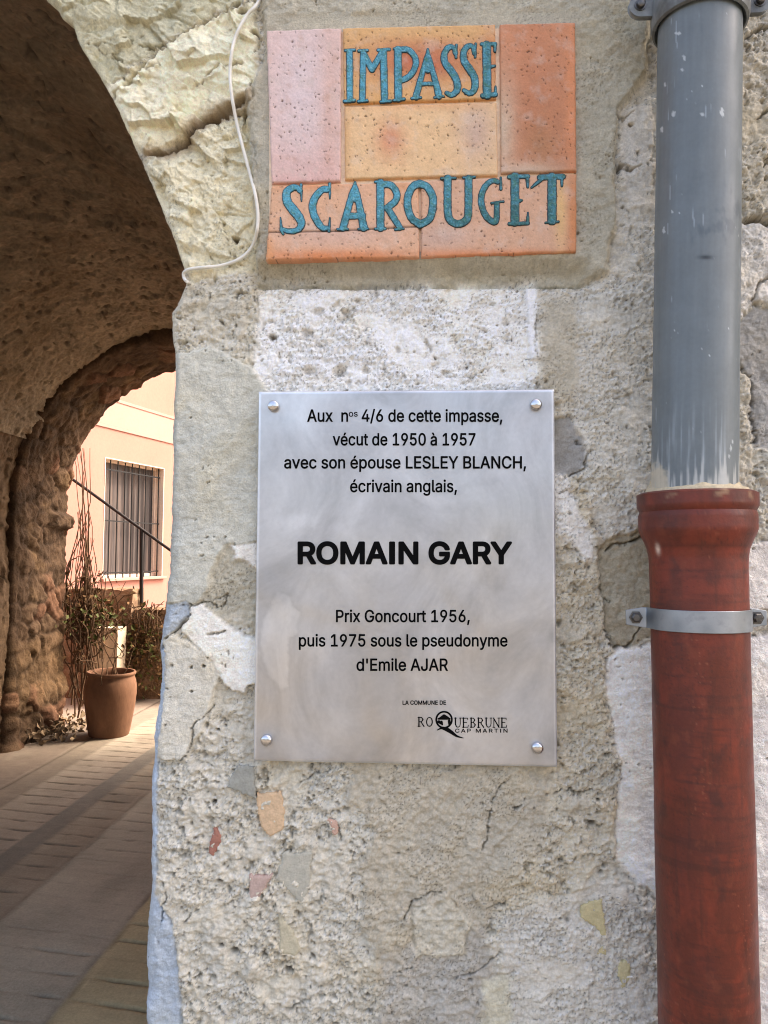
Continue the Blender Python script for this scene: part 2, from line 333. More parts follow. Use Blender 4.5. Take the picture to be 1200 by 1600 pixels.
def wall_eval(px, py):
    """height in front of the wall plane (m) and colour of the front wall at picture position px,py"""
    px = np.asarray(px, float); py = np.asarray(py, float)
    sx, sy = px/1170.0, py/1170.0                       # ~ metres
    h = np.zeros_like(px); med = np.full_like(px, .0052); fin = np.full_like(px, .0022); pit = np.full_like(px, .18)
    col = np.empty(px.shape+(3,)); col[:] = G(196, 188, 168)
    wx = fbm(sx*22, sy*22, 4, 5, .6); wy = fbm(sx*22+50, sy*22, 4, 6, .6)
    crack = np.zeros_like(px); grime = np.zeros_like(px)
    cn = fbm(sx*30, sy*30, 3, 9); jg = fbm(sx*110, sy*110, 3, 10, .65)
    for k, (poly, c, hh, m_, f_, soft, cr, pp, wp) in enumerate(REG):
        xs = [p[0] for p in poly]; ys = [p[1] for p in poly]
        sel = (px > min(xs)-60) & (px < max(xs)+60) & (py > min(ys)-60) & (py < max(ys)+60)
        if not sel.any(): continue
        sd_ = poly_sd(px[sel]+wx[sel]*wp*1.8+jg[sel]*3.0, py[sel]+wy[sel]*wp*1.8-jg[sel]*3.0, poly)
        m = sstep(soft, -soft, sd_)
        tone = 1+0.05*fbm(sx[sel]*18, sy[sel]*18, 4, 100+k)
        col[sel] = col[sel]*(1-m)[:, None]+(c*tone[:, None])*m[:, None]
        for arr, v in ((h, hh), (med, m_), (fin, f_), (pit, pp)):
            arr[sel] = arr[sel]*(1-m)+v*m
        if cr:
            g = cr*np.exp(-(sd_/2.2)**2)*sstep(-.25, .25, cn[sel])
            crack[sel] = np.maximum(crack[sel]*(1-m*.8), g)
    # mortar bed of the tile panel: bevelled underside
    ub = sstep(405, 434, py+wy*5)*sstep(380, 410, px)*sstep(930, 900, px)*(py < 520)
    h = h-.024*ub*(py < 452)
    # medium relief
    a = fbm(sx*34, sy*34, 4, 21, .55); b = fbm(sx*90, sy*90, 3, 31, .6)
    rid = fbm(sx*26+.35*wx, sy*40+.35*wy, 3, 41, .55, ridged=True)
    low = fbm(sx*7, sy*7, 3, 51)
    h = h+med*(1.25*a+0.9*b+0.75*(rid-.3))+.006*low
    # chiselled facets on the limestone at the upper left
    fac = sstep(410, 380, px)*sstep(440, 410, py)
    f1 = np.abs(perlin(sx*13+.4*wx, sy*20, 61)); f2 = np.abs(perlin(sx*30+8, sy*44+.3*wx, 62))
    
    ru = (sx*.86+sy*.5)+.010*wx; rv = (-sx*.5+sy*.86)*1.7+.010*wy
    h = h+fac*(.010*facets(ru, rv, .085, 63)+.0062*facets(ru+.004*wx, rv+.004*wy, .034, 67)+.004*f1+.0022*facets(ru, rv, .014, 64))
    st1 = pits(sx+wx*.010, sy+wy*.010, .062, .55, .010, .027, 251)*sstep(.11, .15, pit); sid = _hash(np.floor(sx/.03+wx*.2), np.floor(sy/.03+wy*.2), 255)
    sm_ = sstep(.05, .35, st1); h = h+.0055*np.sqrt(np.clip(st1, 0, 1))*(.6+.4*fbm(sx*50, sy*50, 3, 257)); fin = fin*(1-.6*sm_); pit = pit*(1-.7*sm_)
    col = col*(1-.30*sm_[..., None])+(np.array([.60, .56, .47])*(.75+.5*sid[..., None]))*.30*sm_[..., None]
    tro = sstep(.12, .3, fbm(sx*12+8, sy*15, 4, 261))*sstep(.05, .1, pit); fin = fin*(1-.7*tro); pit = pit*(1-.6*tro)   # trowelled skins
    # fine granular relief
    g1 = fbm(sx*210, sy*210, 2, 81, .7); g2 = fbm(sx*120+40, sy*120, 2, 83, .6)
    gr_ = cells(sx+.0016*wx, sy+.0016*wy, .0062, 87); gl_ = cells(sx+.003*wx, sy+.003*wy, .016, 89)
    patch = .25+.95*sstep(-.3, .3, fbm(sx*16+4, sy*16, 3, 93))
    h = h+fin*patch*(1.1*g1+1.0*g2+0.6*(.45-gr_)+0.8*(.45-gl_)+1.0*(fbm(sx*130+3, sy*130, 3, 84, .6, True)-.3)*sstep(.0015, .0025, fin))
    jag = fbm(sx*150, sy*150, 3, 95, .7)
    cav = sstep(.30, .40, fbm(sx*62+2, sy*62, 4, 97, .65))*sstep(.08, .16, pit)        # ragged cavities
    cav2 = sstep(.33, .42, fbm(sx*27+7, sy*31+.3*wx, 5, 94, .62))*sstep(.07, .15, pit)
    h = h-cav*.0045-cav2*.0075
    # diagonal float marks in the smeared cement
    sm = sstep(560, 620, px)*sstep(880, 800, px)*sstep(1195, 1240, py)
    h = h+sm*.0012*fbm(sx*25+sy*25, (sx-sy)*170, 3, 91)
    # pits
    jx = perlin(sx*260, sy*260, 98); jy = perlin(sx*260+9, sy*260, 99)
    p1 = pits(sx+wx*.004+jx*.0012, sy+wy*.004+jy*.0012, .013, .9, .0008, .0030, 201)*(fbm(sx*20, sy*20, 2, 7) > .42-pit*2.6)
    p2 = pits(sx+wx*.012+jx*.0018, sy+wy*.012+jy*.0018, .040, .8, .0018, .0065, 211)*(pit > .07)
    dk = p1*.0045+p2*.007*sstep(.04, .16, pit)
    h = h-dk; grime = np.maximum(grime, np.clip(p1*.7+p2*.5*sstep(.04, .16, pit)+cav*.30+cav2*.22, 0, 1))
    for pts, hw, dep in CRACK:
        xs = [p[0] for p in pts]; ys = [p[1] for p in pts]
        sel = (px > min(xs)-40) & (px < max(xs)+40) & (py > min(ys)-40) & (py < max(ys)+40)
        if not sel.any(): continue
        d = line_d(px[sel]+wx[sel]*9+jag[sel]*5, py[sel]+wy[sel]*9-jag[sel]*5, pts)/(hw*(.72 if max(ys) < 1150 else .36)*(.30+1.0*sstep(-.35, .4, cn[sel]+.5*jag[sel])))
        g = np.exp(-d**2*1.1); crack[sel] = np.maximum(crack[sel], dep*g); grime[sel] = np.maximum(grime[sel], g*.6)
    for x_, y_, r_, dep in HOLES:
        sel = (np.abs(px-x_) < 30) & (np.abs(py-y_) < 30)
        if not sel.any(): continue
        d = np.hypot(px[sel]-x_+wx[sel]*7+jag[sel]*4, (py[sel]-y_+wy[sel]*7+jag[sel]*3)*1.3)/r_
        g = np.clip(1.2-d*d, 0, 1); crack[sel] = np.maximum(crack[sel], dep*g); grime[sel] = np.maximum(grime[sel], g*(.95 if dep > .009 else .45))
    h = h-crack
    # the wall stays behind the plaque, the tiles keep a flat bed
    pm = sstep(6, -6, poly_sd(px, py, PLQ)); h = np.where(pm > 0, np.minimum(h, .012-.004*pm), h)
    tm = sstep(4, -4, poly_sd(px, py, [(412,38),(902,28),(905,402),(410,410)])); h = h*(1-tm)+np.minimum(h, .016)*tm
    # colour: tone, grains, dirt
    t = 1+.15*a+(.12+34*fin)*g1+.10*low+.14*b+.13*jag
    col = col*t[..., None]
    ye = sstep(.05, .45, fbm(sx*9+3, sy*9, 4, 301)); bl = sstep(.05, .45, fbm(sx*11, sy*11+9, 4, 305)); wg = (sstep(.30, .50, perlin(sx*330+5, sy*330, 403))*sstep(.0008, .0024, fin)*.5)[..., None]; col = col*(1-wg)+.80*wg
    col = col*(1-.10*ye[..., None]*np.array([0, .35, 1.0]))*(1-.05*bl[..., None]*np.array([1, .6, .0]))
    dirt = np.array([.10, .075, .05])
    rust = np.exp(-(line_d(px, py, CRACK[1][0])/11)**2)[..., None]
    col = col*(1-.75*rust)+np.array([.28, .17, .09])*.75*rust
    gm = np.clip(grime, 0, 1)[..., None]*.82
    col = col*(1-gm)+dirt*gm
    sp = sstep(.36, .50, perlin(sx*380, sy*380, 401))*sstep(.0008, .0022, fin*patch*1.6)
    col = col*(1-.50*sp[..., None])
    return h, col

zt, zb = float(W(600, -60)[1]), float(W(600, 1660)[1])
zz = np.concatenate([np.linspace(-.02, zb-.42, 24), np.arange(zb-.40, zb-.002, .004), np.arange(zb, zt, .00142), np.linspace(zt+.003, 2.62, max(8, int((2.62-zt)/.004)))])
xr = float(W(1215, 800)[0])
NX = int((xr+.33)/.00138)
ux = np.linspace(0, 1, NX)
ZZ, UU = np.meshgrid(zz, ux, indexing='ij')
XE = edge_x(zz)[:, None]
XX = XE+(xr-XE)*UU
QX, QY = PX(XX, np.zeros_like(XX), ZZ)
H, C = wall_eval(QX, QY)
de = XX-XE                                                      # rounded, crumbling corner at the opening
rr = (.004+.020*sstep(1.95, 1.6, ZZ))*(1+.5*fbm(ZZ*16, ZZ*0, 3, 611))
cor = np.where(de < rr, rr-np.sqrt(np.maximum(rr**2-(rr-np.minimum(de, rr))**2, 0)), 0)
Hw = H*sstep(0, .012, de)-cor
mid = np.stack([XX, -Hw, ZZ], -1)
# reveal of the opening
ry = np.array([.34, .25, .17, .11, .07, .045, .03])
e0 = mid[:, 0, :]
rev = []
for q in ry:
    p = e0.copy(); p[:, 1] = e0[:, 1]+q
    p[:, 0] += .006*fbm(zz*30, zz*0+q*30, 4, 620)*min(1, q/.05)+.40*q*sstep(1.45, 2.05, zz)
    rev.append(p)
rev = np.stack(rev, 1)
# plain continuation to the right of the picture
rx = xr+np.concatenate([np.arange(.003, .50, .0045), np.array([.52, .56, .62, .7, .8, 1.0, 1.4, 2.0, 3.0, 8.6])])
eR = mid[:, -1, :]
RX, RZ = np.meshgrid(rx, zz); q1, q2 = PX(RX, RX*0, RZ); hR, cR = wall_eval(q1, q2)
rgt = np.stack([RX, -hR, RZ], -1)
PWALL = np.concatenate([rev, mid, rgt], 1)
CWALL = np.concatenate([np.repeat(C[:, :1], len(ry), 1), C, cR], 1)
me = grid_mesh('stone_wall', PWALL); set_col(me, CWALL.reshape(-1, 3))
M_WALL = surf('old lime render and stone', None, .95, .2, n_scale=420, n_amt=.16, b_scale=380, b_str=.9, b_dist=.0030)
wall = link(me, 'stone_wall', M_WALL)
tag(wall, 'rough old rendered stone wall carrying the tile sign and the plaque', 'wall')

# upper storey of the same wall and the far jamb, unseen, made tall and long to shade the street
mbw = MB()
ang = np.linspace(math.asin((2.6-1.72)/1.25), math.pi, 22)
arc = [(-1.4+1.25*math.cos(a), 1.72+1.25*math.sin(a)) for a in ang]
pts = [(9, 2.6), (9, 8.0), (-5.5, 8.0), (-5.5, 0), (arc[-1][0], 0)]+arc[::-1]
n = len(pts); v = [(x, 0.004, z) for x, z in pts]+[(x, .34, z) for x, z in pts]
mbw.add(v, [tuple(range(n))]+[(i, (i+1) % n, n+(i+1) % n, n+i) for i in range(n)]+[tuple(range(2*n-1, n-1, -1))])
mu = surf('plain lime render', tuple(G(192, 184, 165)), .95, .2, n_scale=60, n_amt=.2, b_scale=120, b_str=.6, b_dist=.01, big_scale=5, big_amt=.12)
o = mbw.build('upper_wall', mu, wall, smooth=False)

# ================================================================== vaulted passage
def passage(px_t, y):
    """cross-section: px_t in 0..1 from right foot over the vault to the left foot"""
    t = sstep(.2, 1.5, y)
    cx = -1.4-.50*t; cz = 1.72+.22*t; R = 1.25+.26*t
    L = cz*2+math.pi*R; s = px_t*L
    x = np.where(s < cz, cx+R, np.where(s > cz+math.pi*R, cx-R, cx+R*np.cos((s-cz)/R)))
    z = np.where(s < cz, s, np.where(s > cz+math.pi*R, L-s, cz+R*np.sin((s-cz)/R)))
    nx = np.where(s < cz, -1, np.where(s > cz+math.pi*R, 1, -np.cos((s-cz)/R)))
    nz = np.where((s < cz) | (s > cz+math.pi*R), 0, -np.sin((s-cz)/R))
    return x, z, nx, nz, s
def passage_part(name, t0, t1, nt_, colour, amp, mat, parent, seed, y1=5.02, streak=True):
    ys = np.linspace(.02, y1, 340); ts = np.linspace(t0, t1, nt_)
    T, Y = np.meshgrid(ts, ys, indexing='ij')
    x, z, nx, nz, s = passage(T, Y)
    d = amp*(1.2*fbm(s*3.5, Y*3.0, 5, seed, .62)+.8*fbm(s*9, Y*8, 4, seed+9, .65, True))+.03*fbm(s*.9, Y*.9, 2, seed+4)
    d = d+.045*fbm(s*3, Y*3, 3, seed+14)*sstep(.55, 0, z)
    d = d+.024*facets(s+.03*fbm(s*6, Y*6, 3, seed+41), Y+.03*fbm(s*6+9, Y*6, 3, seed+42), .20, seed+43)*sstep(-.2, .3, fbm(s*1.6, Y*1.6, 3, seed+44))+.010*facets(s, Y, .06, seed+45)
    d = d*sstep(.02, .3, Y)
    pt = np.maximum(pits(s+.02*fbm(s*20, Y*20, 2, seed+22), Y*.6+.02*fbm(s*20, Y*20, 2, seed+23), .085, .5, .008, .030, seed+20), sstep(.30, .55, fbm(s*13, Y*7, 4, seed+24, .65))); d = d-.018*pt
    P = np.stack([x+nx*d, Y, z+nz*d], -1)
    tone = 1+.40*fbm(s*4, Y*3, 5, seed+30, .6)+.25*fbm(s*26, Y*20, 3, seed+31)
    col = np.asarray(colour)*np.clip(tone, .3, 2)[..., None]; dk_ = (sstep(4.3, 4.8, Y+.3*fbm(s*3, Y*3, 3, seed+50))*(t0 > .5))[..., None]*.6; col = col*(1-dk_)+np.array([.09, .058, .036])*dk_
    wm = sstep(.0, .4, fbm(s*2.2+4, Y*2.0, 4, seed+33))[..., None]
    col = col*(1-.3*wm)+np.array([.20, .125, .065])*.3*wm
    col = col*(1-.6*pt[..., None])
    me = grid_mesh(name, P); set_col(me, col.reshape(-1, 3)); return link(me, name, mat, parent)
vp = empty('vaulted_passage', (-1.9, 3, 0), 'dark vaulted stone passage running back under the building', 'passage')
M_VAULT = surf('rough brown render', None, .95, .15, n_scale=45, n_amt=.28, b_scale=60, b_str=.8, b_dist=.012, big_scale=6, big_amt=.15)  # shared by passage, far arch and low wall; tone from vertex colours
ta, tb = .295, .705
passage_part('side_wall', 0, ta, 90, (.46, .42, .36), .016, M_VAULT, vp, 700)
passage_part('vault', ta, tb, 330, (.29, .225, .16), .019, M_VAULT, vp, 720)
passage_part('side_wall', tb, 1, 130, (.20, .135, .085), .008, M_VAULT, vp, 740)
# stone arch at the far end: soffit and front face in one sheet
def far_arch():
    cx, cz, R, y0, y1 = -2.03, 2.02, 1.335, 4.95, 5.86
    L = 2*cz+math.pi*R
    s = np.linspace(0, L, 420)
    prof = [(y0, .34), (y0, .24), (y0, .16), (y0, .09), (y0+.004, .035), (y0+.02, .008)]+[(y, 0) for y in np.linspace(y0+.04, y1-.03, 60)]+[(y1-.01, .01), (y1, .04), (y1, .15), (y1, .4), (y1, .9)]
    S, K = np.meshgrid(s, np.arange(len(prof)), indexing='ij')
    Y = np.array([p[0] for p in prof])[K]; O = np.array([p[1] for p in prof])[K]
    R_ = R+O
    lo = S < cz; hi = S > cz+math.pi*R
    th = (S-cz)/R
    x = np.where(lo, cx+R_, np.where(hi, cx-R_, cx+R_*np.cos(th))); z = np.where(lo, S, np.where(hi, L-S, cz+R_*np.sin(th)))
    nx = np.where(lo, -1, np.where(hi, 1, -np.cos(th))); nz = np.where(lo | hi, 0, -np.sin(th))
    vv = Y+O
    # irregular rubble: distance to the border between neighbouring stones
    X_ = (S+.05*fbm(S*5, vv*5, 3, 801))/.19; Y_ = (vv+.05*fbm(S*5+9, vv*5, 3, 802))/.25
    ix, iy = np.floor(X_), np.floor(Y_); f1_ = np.full_like(X_, 9.); f2_ = np.full_like(X_, 9.); blk = np.zeros_like(X_)
    for dx in (-1, 0, 1):
        for dy in (-1, 0, 1):
            a_, b_ = ix+dx, iy+dy; dd = np.hypot(X_-a_-_hash(a_, b_, 803), Y_-b_-_hash(a_, b_, 805))
            nr = dd < f1_; f2_ = np.where(nr, f1_, np.minimum(f2_, dd)); blk = np.where(nr, _hash(a_, b_, 809), blk); f1_ = np.minimum(f1_, dd)
    jt = (f2_-f1_)*.12
    filled = sstep(-.1, .35, fbm(S*2.3, vv*2.3, 3, 807))
    d = (.022*blk+.012)*sstep(.0, .035, jt)*(1-.75*filled)+.034*fbm(S*6, vv*6, 4, 811, .62)+.022*fbm(S*20, vv*20, 4, 815, .65)
    d = d+.07*sstep(1.80, 1.83, z+.02*fbm(vv*9, S*2, 2, 817))*sstep(1.96, 1.93, z)*(S > cz)*sstep(5.45, 5.55, Y)
    d = d*(1-.5*(O > .2))
    wide = .07*sstep(.9, .1, z)
    d = d+wide*sstep(-.3, .4, fbm(S*2.5, vv*2.5, 3, 821))
    fy = np.where(K < 6, -1.0, np.where(K > 65, 1.0, 0)); fn = np.where(fy == 0, 1.0, .25)
    P = np.stack([x+nx*d*fn, Y+fy*d*.8, z+nz*d*fn], -1)
    tone = 1+.5*(blk-.5)+.45*fbm(S*7, vv*7, 5, 831, .62)+.2*fbm(S*34, vv*34, 3, 833)
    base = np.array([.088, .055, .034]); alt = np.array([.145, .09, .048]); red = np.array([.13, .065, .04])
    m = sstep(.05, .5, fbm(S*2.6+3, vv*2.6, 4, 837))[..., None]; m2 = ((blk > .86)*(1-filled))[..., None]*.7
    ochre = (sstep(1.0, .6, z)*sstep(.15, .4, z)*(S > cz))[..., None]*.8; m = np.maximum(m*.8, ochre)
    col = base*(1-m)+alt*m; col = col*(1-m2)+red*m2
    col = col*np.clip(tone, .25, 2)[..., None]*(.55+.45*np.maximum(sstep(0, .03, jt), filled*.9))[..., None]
    me = grid_mesh('stone_arch', P); set_col(me, col.reshape(-1, 3))
    return link(me, 'stone_arch', M_VAULT, vp)
far_arch()
adopt(vp)

# ================================================================== ground
mg = MB(); mg.add([(-150, -150, -.03), (150, -150, -.03), (150, 150, -.03), (-150, 150, -.03)], [(0, 1, 2, 3)])
gr = mg.build('ground', surf('worn stone paving', (.15, .13, .10), .95, .1, n_scale=3, n_amt=.2, b_scale=20, b_str=.4), None, False); gr['kind'] = 'structure'
def pavement():
    xs = np.concatenate([np.linspace(-4.5, -3.4, 8), np.arange(-3.4, 0.2, .02), np.linspace(.3, 3, 10)])
    ys = np.concatenate([np.linspace(-6, 1.0, 20), np.arange(1.05, 7.6, .006), np.linspace(7.7, 16, 20)])
    Y, X = np.meshgrid(ys, xs, indexing='ij')
    X = X+.010*fbm(Y*3, X*0, 3, 901)
    J = .012
    lines = [-2.88, -1.85, -1.29]
    h = .006*fbm(X*2.2, Y*2.2, 3, 905)+.0020*fbm(X*16, Y*16, 3, 907)
    # transverse ribs
    skew = Y+X*.16
    per = .142; fr = (skew/per+.06*fbm(X*1.5, Y*1.5, 2, 911)); row = np.floor(fr); f = np.abs(fr-row-.5)*per
    zone = lambda a, b: sstep(a-.012, a+.012, X)*sstep(b+.012, b-.012, X)
    rib = zone(-2.66, -2.26)+zone(-2.10, -1.87)*.9+zone(-1.27, 3.0)+zone(-1.83, -1.31)*(.25+.55*sstep(-.1, .3, fbm(X*1.1+5, Y*1.3, 2, 915)))
    gw = .009+.004*fbm(X*4, Y*4, 2, 917)
    gro = np.exp(-(np.maximum(f-.0, 0)/gw)**2)*rib*(.12+.88*sstep(-.25, .35, fbm(X*5, Y*7, 4, 919, .6)))
    jn = np.zeros_like(X)
    for c in lines:
        jn = np.maximum(jn, np.exp(-((X-c-.012*fbm(Y*2+c*9, Y*0, 3, 921))/.009)**2))
    h = h-.010*gro-.010*jn
    col = np.empty(X.shape+(3,)); col[:] = (.215, .185, .135)
    def paint(c, m): 
        nonlocal col
        col = col*(1-m[..., None])+np.array(c)*m[..., None]
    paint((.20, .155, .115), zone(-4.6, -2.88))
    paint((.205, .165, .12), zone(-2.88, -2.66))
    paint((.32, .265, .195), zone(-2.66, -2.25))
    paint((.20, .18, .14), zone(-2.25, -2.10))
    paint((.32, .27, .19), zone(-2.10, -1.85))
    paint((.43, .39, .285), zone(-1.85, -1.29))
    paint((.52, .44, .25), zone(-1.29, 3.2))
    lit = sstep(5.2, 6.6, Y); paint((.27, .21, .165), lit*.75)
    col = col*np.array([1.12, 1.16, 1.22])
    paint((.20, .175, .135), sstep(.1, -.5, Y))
    t = 1+.20*fbm(X*3, Y*2, 4, 931)+.12*fbm(X*25, Y*25, 3, 933)+.10*(_hash(row, np.floor(X*.8), 935)-.5)
    col = col*t[..., None]
    st = sstep(.15, .5, fbm(X*1.6+7, Y*1.2, 4, 941))[..., None]; col = col*(1-.25*st); s2 = sstep(.1, .4, fbm(X*4+2, Y*3, 5, 943, .62))[..., None]; col = col*(1-.18*s2)+np.array([.40, .36, .28])*.18*s2*.9
    g = np.clip(gro*.60+jn*.60, 0, 1)[..., None]; col = col*(1-g)+np.array([.055, .043, .03])*g
    rim = np.exp(-((X+1.868)/.006)**2)[..., None]*.25; col = col*(1-rim)+np.array([.30, .25, .18])*rim
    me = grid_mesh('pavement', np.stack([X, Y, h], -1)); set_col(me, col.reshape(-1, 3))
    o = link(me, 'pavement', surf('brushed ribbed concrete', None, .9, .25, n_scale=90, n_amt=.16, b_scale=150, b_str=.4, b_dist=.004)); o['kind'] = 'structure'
pavement()

# ================================================================== pink house beyond the passage
YAWH = math.radians(14.0)
HD = Vector((math.sin(YAWH), math.cos(YAWH), 0)); HN = Vector((math.cos(YAWH), -math.sin(YAWH), 0))
H0 = Vector(P3(164, 905, 8.3)); H0.z = 0                               # foot of the window's near edge
HM = Matrix(((HD.x, HN.x, 0, H0.x), (HD.y, HN.y, 0, H0.y), (0, 0, 1, 0), (0, 0, 0, 1)))   # local: x along wall, y outward, z up
def hs(px, py):
    """pixel -> (s along the house wall, z)"""
    a = (px-600)/FPX; b = (800-py)/FPX
    d = Vector([_F[i]+a*_R[i]+b*_U[i] for i in range(3)]); o = Vector(CAM)
    t = (H0-o).dot(HN)/d.dot(HN); p = o+d*t
    return (p-H0).dot(HD), p.z
WX0, WZ1 = hs(164, 714); WX1, _ = hs(255, 800); WZ0 = hs(164, 908)[1]
print('window', WX0, WX1, WZ0, WZ1)
house = empty('pink_house', tuple(H0), 'salmon pink house with barred window seen through the far arch', 'house')
M_PINK = surf('salmon pink render', (.42, .198, .156), .9, .2, n_scale=30, n_amt=.06, b_scale=90, b_str=.25, b_dist=.004, big_scale=1.6, big_amt=.07)
M_PEACH = surf('sky-lit peach render', (.46, .258, .215), .9, .2, n_scale=30, n_amt=.05, b_scale=90, b_str=.25, b_dist=.004, big_scale=2, big_amt=.05)  # paler copy of the house pink, sky light put into the colour
m = MB(); T = -.28
m.box(-6, WX0, T, 0, -.1, 7.5, HM); m.box(WX1, 14, T, 0, -.1, 7.5, HM)
m.box(WX0, WX1, T, 0, WZ1, 7.5, HM); m.box(WX0, WX1, T, 0, -.1, WZ0, HM)
m.box(-6, 14, -6, T-.3, -.1, 7.5, HM)
m.build('wall', M_PINK, house, False)
cz0 = hs(165, 668)[1]; cz1 = hs(200, 646)[1]
m = MB(); m.box(-6, 14, .002, .016, cz0, cz0+.04, HM); m.box(-6, 14, .002, .010, cz0+.04, cz0+.36, HM); m.box(-6, 14, .002, .020, cz0+.36, cz0+.40, HM)
m.build('cornice', M_PEACH, house, False, .004)
m = MB(); fw = .035
for a, b, c, d in ((WX0+.002, WX0+fw, WZ0+.03, WZ1-.002), (WX1-fw, WX1-.002, WZ0+.03, WZ1-.002), (WX0+fw, WX1-fw, WZ1-fw, WZ1-.002), (WX0+fw, WX1-fw, WZ0+.03, WZ0+.07)):
    m.box(a, b, -.17, -.125, c, d, HM)
M_CREAM = surf('lit cream window paint', (.78, .64, .53), .6, .3, n_scale=40, n_amt=.08, b_str=0)  # cream frame paint, brightened to carry the light on the jambs
for a, b, c, d in ((WX0+.001, WX0+.012, WZ0+.031, WZ1-.001), (WX1-.012, WX1-.001, WZ0+.031, WZ1-.001), (WX0+.012, WX1-.012, WZ1-.012, WZ1-.001)):  # lining added so that the reveal looks lit
    m.box(a, b, -.125, .006, c, d, HM)
win = m.build('window', M_CREAM, house, False)
nf = 150; fx = np.linspace(WX0+.01, WX1-.01, nf); yy = -.155-.02*np.abs(np.sin(fx*28))-.006*np.sin(fx*61)
PP = np.zeros((2, nf, 3))
for r_, z_ in enumerate((WZ0+.04, WZ1-.01)):
    for k in range(nf):
        PP[r_, k] = HM @ Vector((fx[k], yy[k], z_))
me = grid_mesh('curtain', PP)
M_CURT = surf('dark pleated curtain', (.066, .056, .054), .7, .3, n_scale=60, n_amt=.25, b_str=0, tint2=(.21, .15, .125), tint_scale=6, tint_amt=.5, stretch=(3, 3, .12))
link(me, 'curtain', M_CURT, win)
m = MB(); nb = 9
for k in range(nb):
    s_ = WX0+.04+(WX1-WX0-.08)*k/(nb-1)
    m.tube([HM @ Vector((s_, -.06, WZ0+.02)), HM @ Vector((s_, -.06, WZ1-.01))], .008, 8)
for z_ in (WZ0+.10, WZ0+(WZ1-WZ0)*.49, WZ1-.14):
    m.box(WX0+.005, WX1-.005, -.066, -.052, z_-.008, z_+.008, HM)
M_IRON = surf('dark iron paint', (.010, .009, .009), .6, .3, n_scale=80, n_amt=.2, b_str=.1)
m.build('grille', M_IRON, win)
m = MB(); m.box(WX0-.03, WX1+.05, -.12, .05, WZ0-.005, WZ0+.03, HM)
m.build('sill', M_PEACH, house, False, .005)
adopt(house)

# ================================================================== stone garden wall, railing, block
YG = 7.15
def rubble_block(name, x0, x1, y0, y1, z0, z1, cols, amp, seed, mat, parent=None, res=.018):
    bits = []; 
    def face(f, n1, n2):
        u = np.linspace(0, 1, n1); v = np.linspace(0, 1, n2); U, V = np.meshgrid(u, v); return f(U, V)
    nx_, ny_, nz_ = [max(3, int(abs(b-a)/res)) for a, b in ((x0, x1), (y0, y1), (z0, z1))]
    F = [face(lambda U, V: np.stack([x0+(x1-x0)*U, y0+0*U, z0+(z1-z0)*V], -1), nx_, nz_),
         face(lambda U, V: np.stack([x0+(x1-x0)*U, y0+(y1-y0)*V, z1+0*U], -1), nx_, ny_),
         face(lambda U, V: np.stack([x0+0*U, y1+(y0-y1)*U, z0+(z1-z0)*V], -1), ny_, nz_),
         face(lambda U, V: np.stack([x1+0*U, y0+(y1-y0)*U, z0+(z1-z0)*V], -1), ny_, nz_),
         face(lambda U, V: np.stack([x1+(x0-x1)*U, y1+0*U, z0+(z1-z0)*V], -1), nx_, nz_)]
    vs_, fs_, cs_ = [], [], []; base = 0
    for P in F:
        X, Y, Z = P[..., 0], P[..., 1], P[..., 2]
        a, b = X+.7*Y, Z+.3*Y
        for ax, s1, s2 in ((0, a, b), (1, a+4, b), (2, a+9, b+.3*X)):
            P[..., ax] += amp*fbm(s1*7, s2*7, 4, seed+ax)
        rw = np.floor(Z/.15+.3*fbm(a*2, b*2, 2, seed+5)); cl = np.floor(a/.24+_hash(rw, rw, seed+6))
        k = _hash(rw, cl, seed+7)[..., None]; c = np.array(cols[0])*(1-k)+np.array(cols[1])*k
        c = c*(1+.3*fbm(a*12, b*12, 3, seed+8))[..., None]
        n2_, n1_ = X.shape; idx = np.arange(n1_*n2_).reshape(n2_, n1_)+base
        fs_ += np.stack([idx[:-1, :-1], idx[:-1, 1:], idx[1:, 1:], idx[1:, :-1]], -1).reshape(-1, 4).tolist()
        vs_.append(P.reshape(-1, 3)); cs_.append(c.reshape(-1, 3)); base += n1_*n2_
    me = bpy.data.meshes.new(name); me.from_pydata(np.concatenate(vs_).tolist(), [], fs_); me.update()
    set_col(me, np.concatenate(cs_)); return link(me, name, mat, parent)
gx0, gz0 = W(40, 920, YG); gx1, _ = W(207, 920, YG); gx2, gz2 = W(207, 952, YG); gx3, _ = W(420, 952, YG)
gw_ = empty('garden_wall', (float(gx1), YG, 0), 'low brown rubble wall with a step in its top below the barred window', 'wall')
rubble_block('tall_section', float(gx0), float(gx1), YG, YG+.35, -.02, float(gz0), ((.22, .14, .09), (.32, .22, .14)), .03, 1001, M_VAULT, gw_)
rubble_block('low_section', float(gx1)+.01, float(gx3), YG+.02, YG+.35, -.02, float(gz2), ((.22, .14, .085), (.30, .19, .12)), .03, 1021, M_VAULT, gw_)
adopt(gw_)
bx0, bz1 = W(148, 981, 6.75); bx1, _ = W(184, 981, 6.75)
blk = rubble_block('masonry_block', float(bx0), float(bx1), 6.75, 6.98, -.02, float(bz1), ((.56, .46, .33), (.60, .50, .36)), .006, 1041, M_PEACH)
blk.data.materials.clear(); blk.data.materials.append(surf('pale cement block', None, .9, .2, n_scale=40, n_amt=.1, b_scale=80, b_str=.4, b_dist=.004))
tag(blk, 'pale upright masonry block standing behind the terracotta pot', 'block')
rl = empty('railing', tuple(P3(221, 951, YG+.2)), 'thin black metal handrail sloping down in front of the pink house', 'railing')
p0 = P3(96, 737, YG+.2); p1 = P3(119, 753, YG+.2); p2 = P3(257, 853, YG+.2); p3 = P3(330, 905, YG+.2)
m = MB(); m.tube([p0, p1, p2, p3], .017, 10); m.build('handrail', M_IRON, rl)
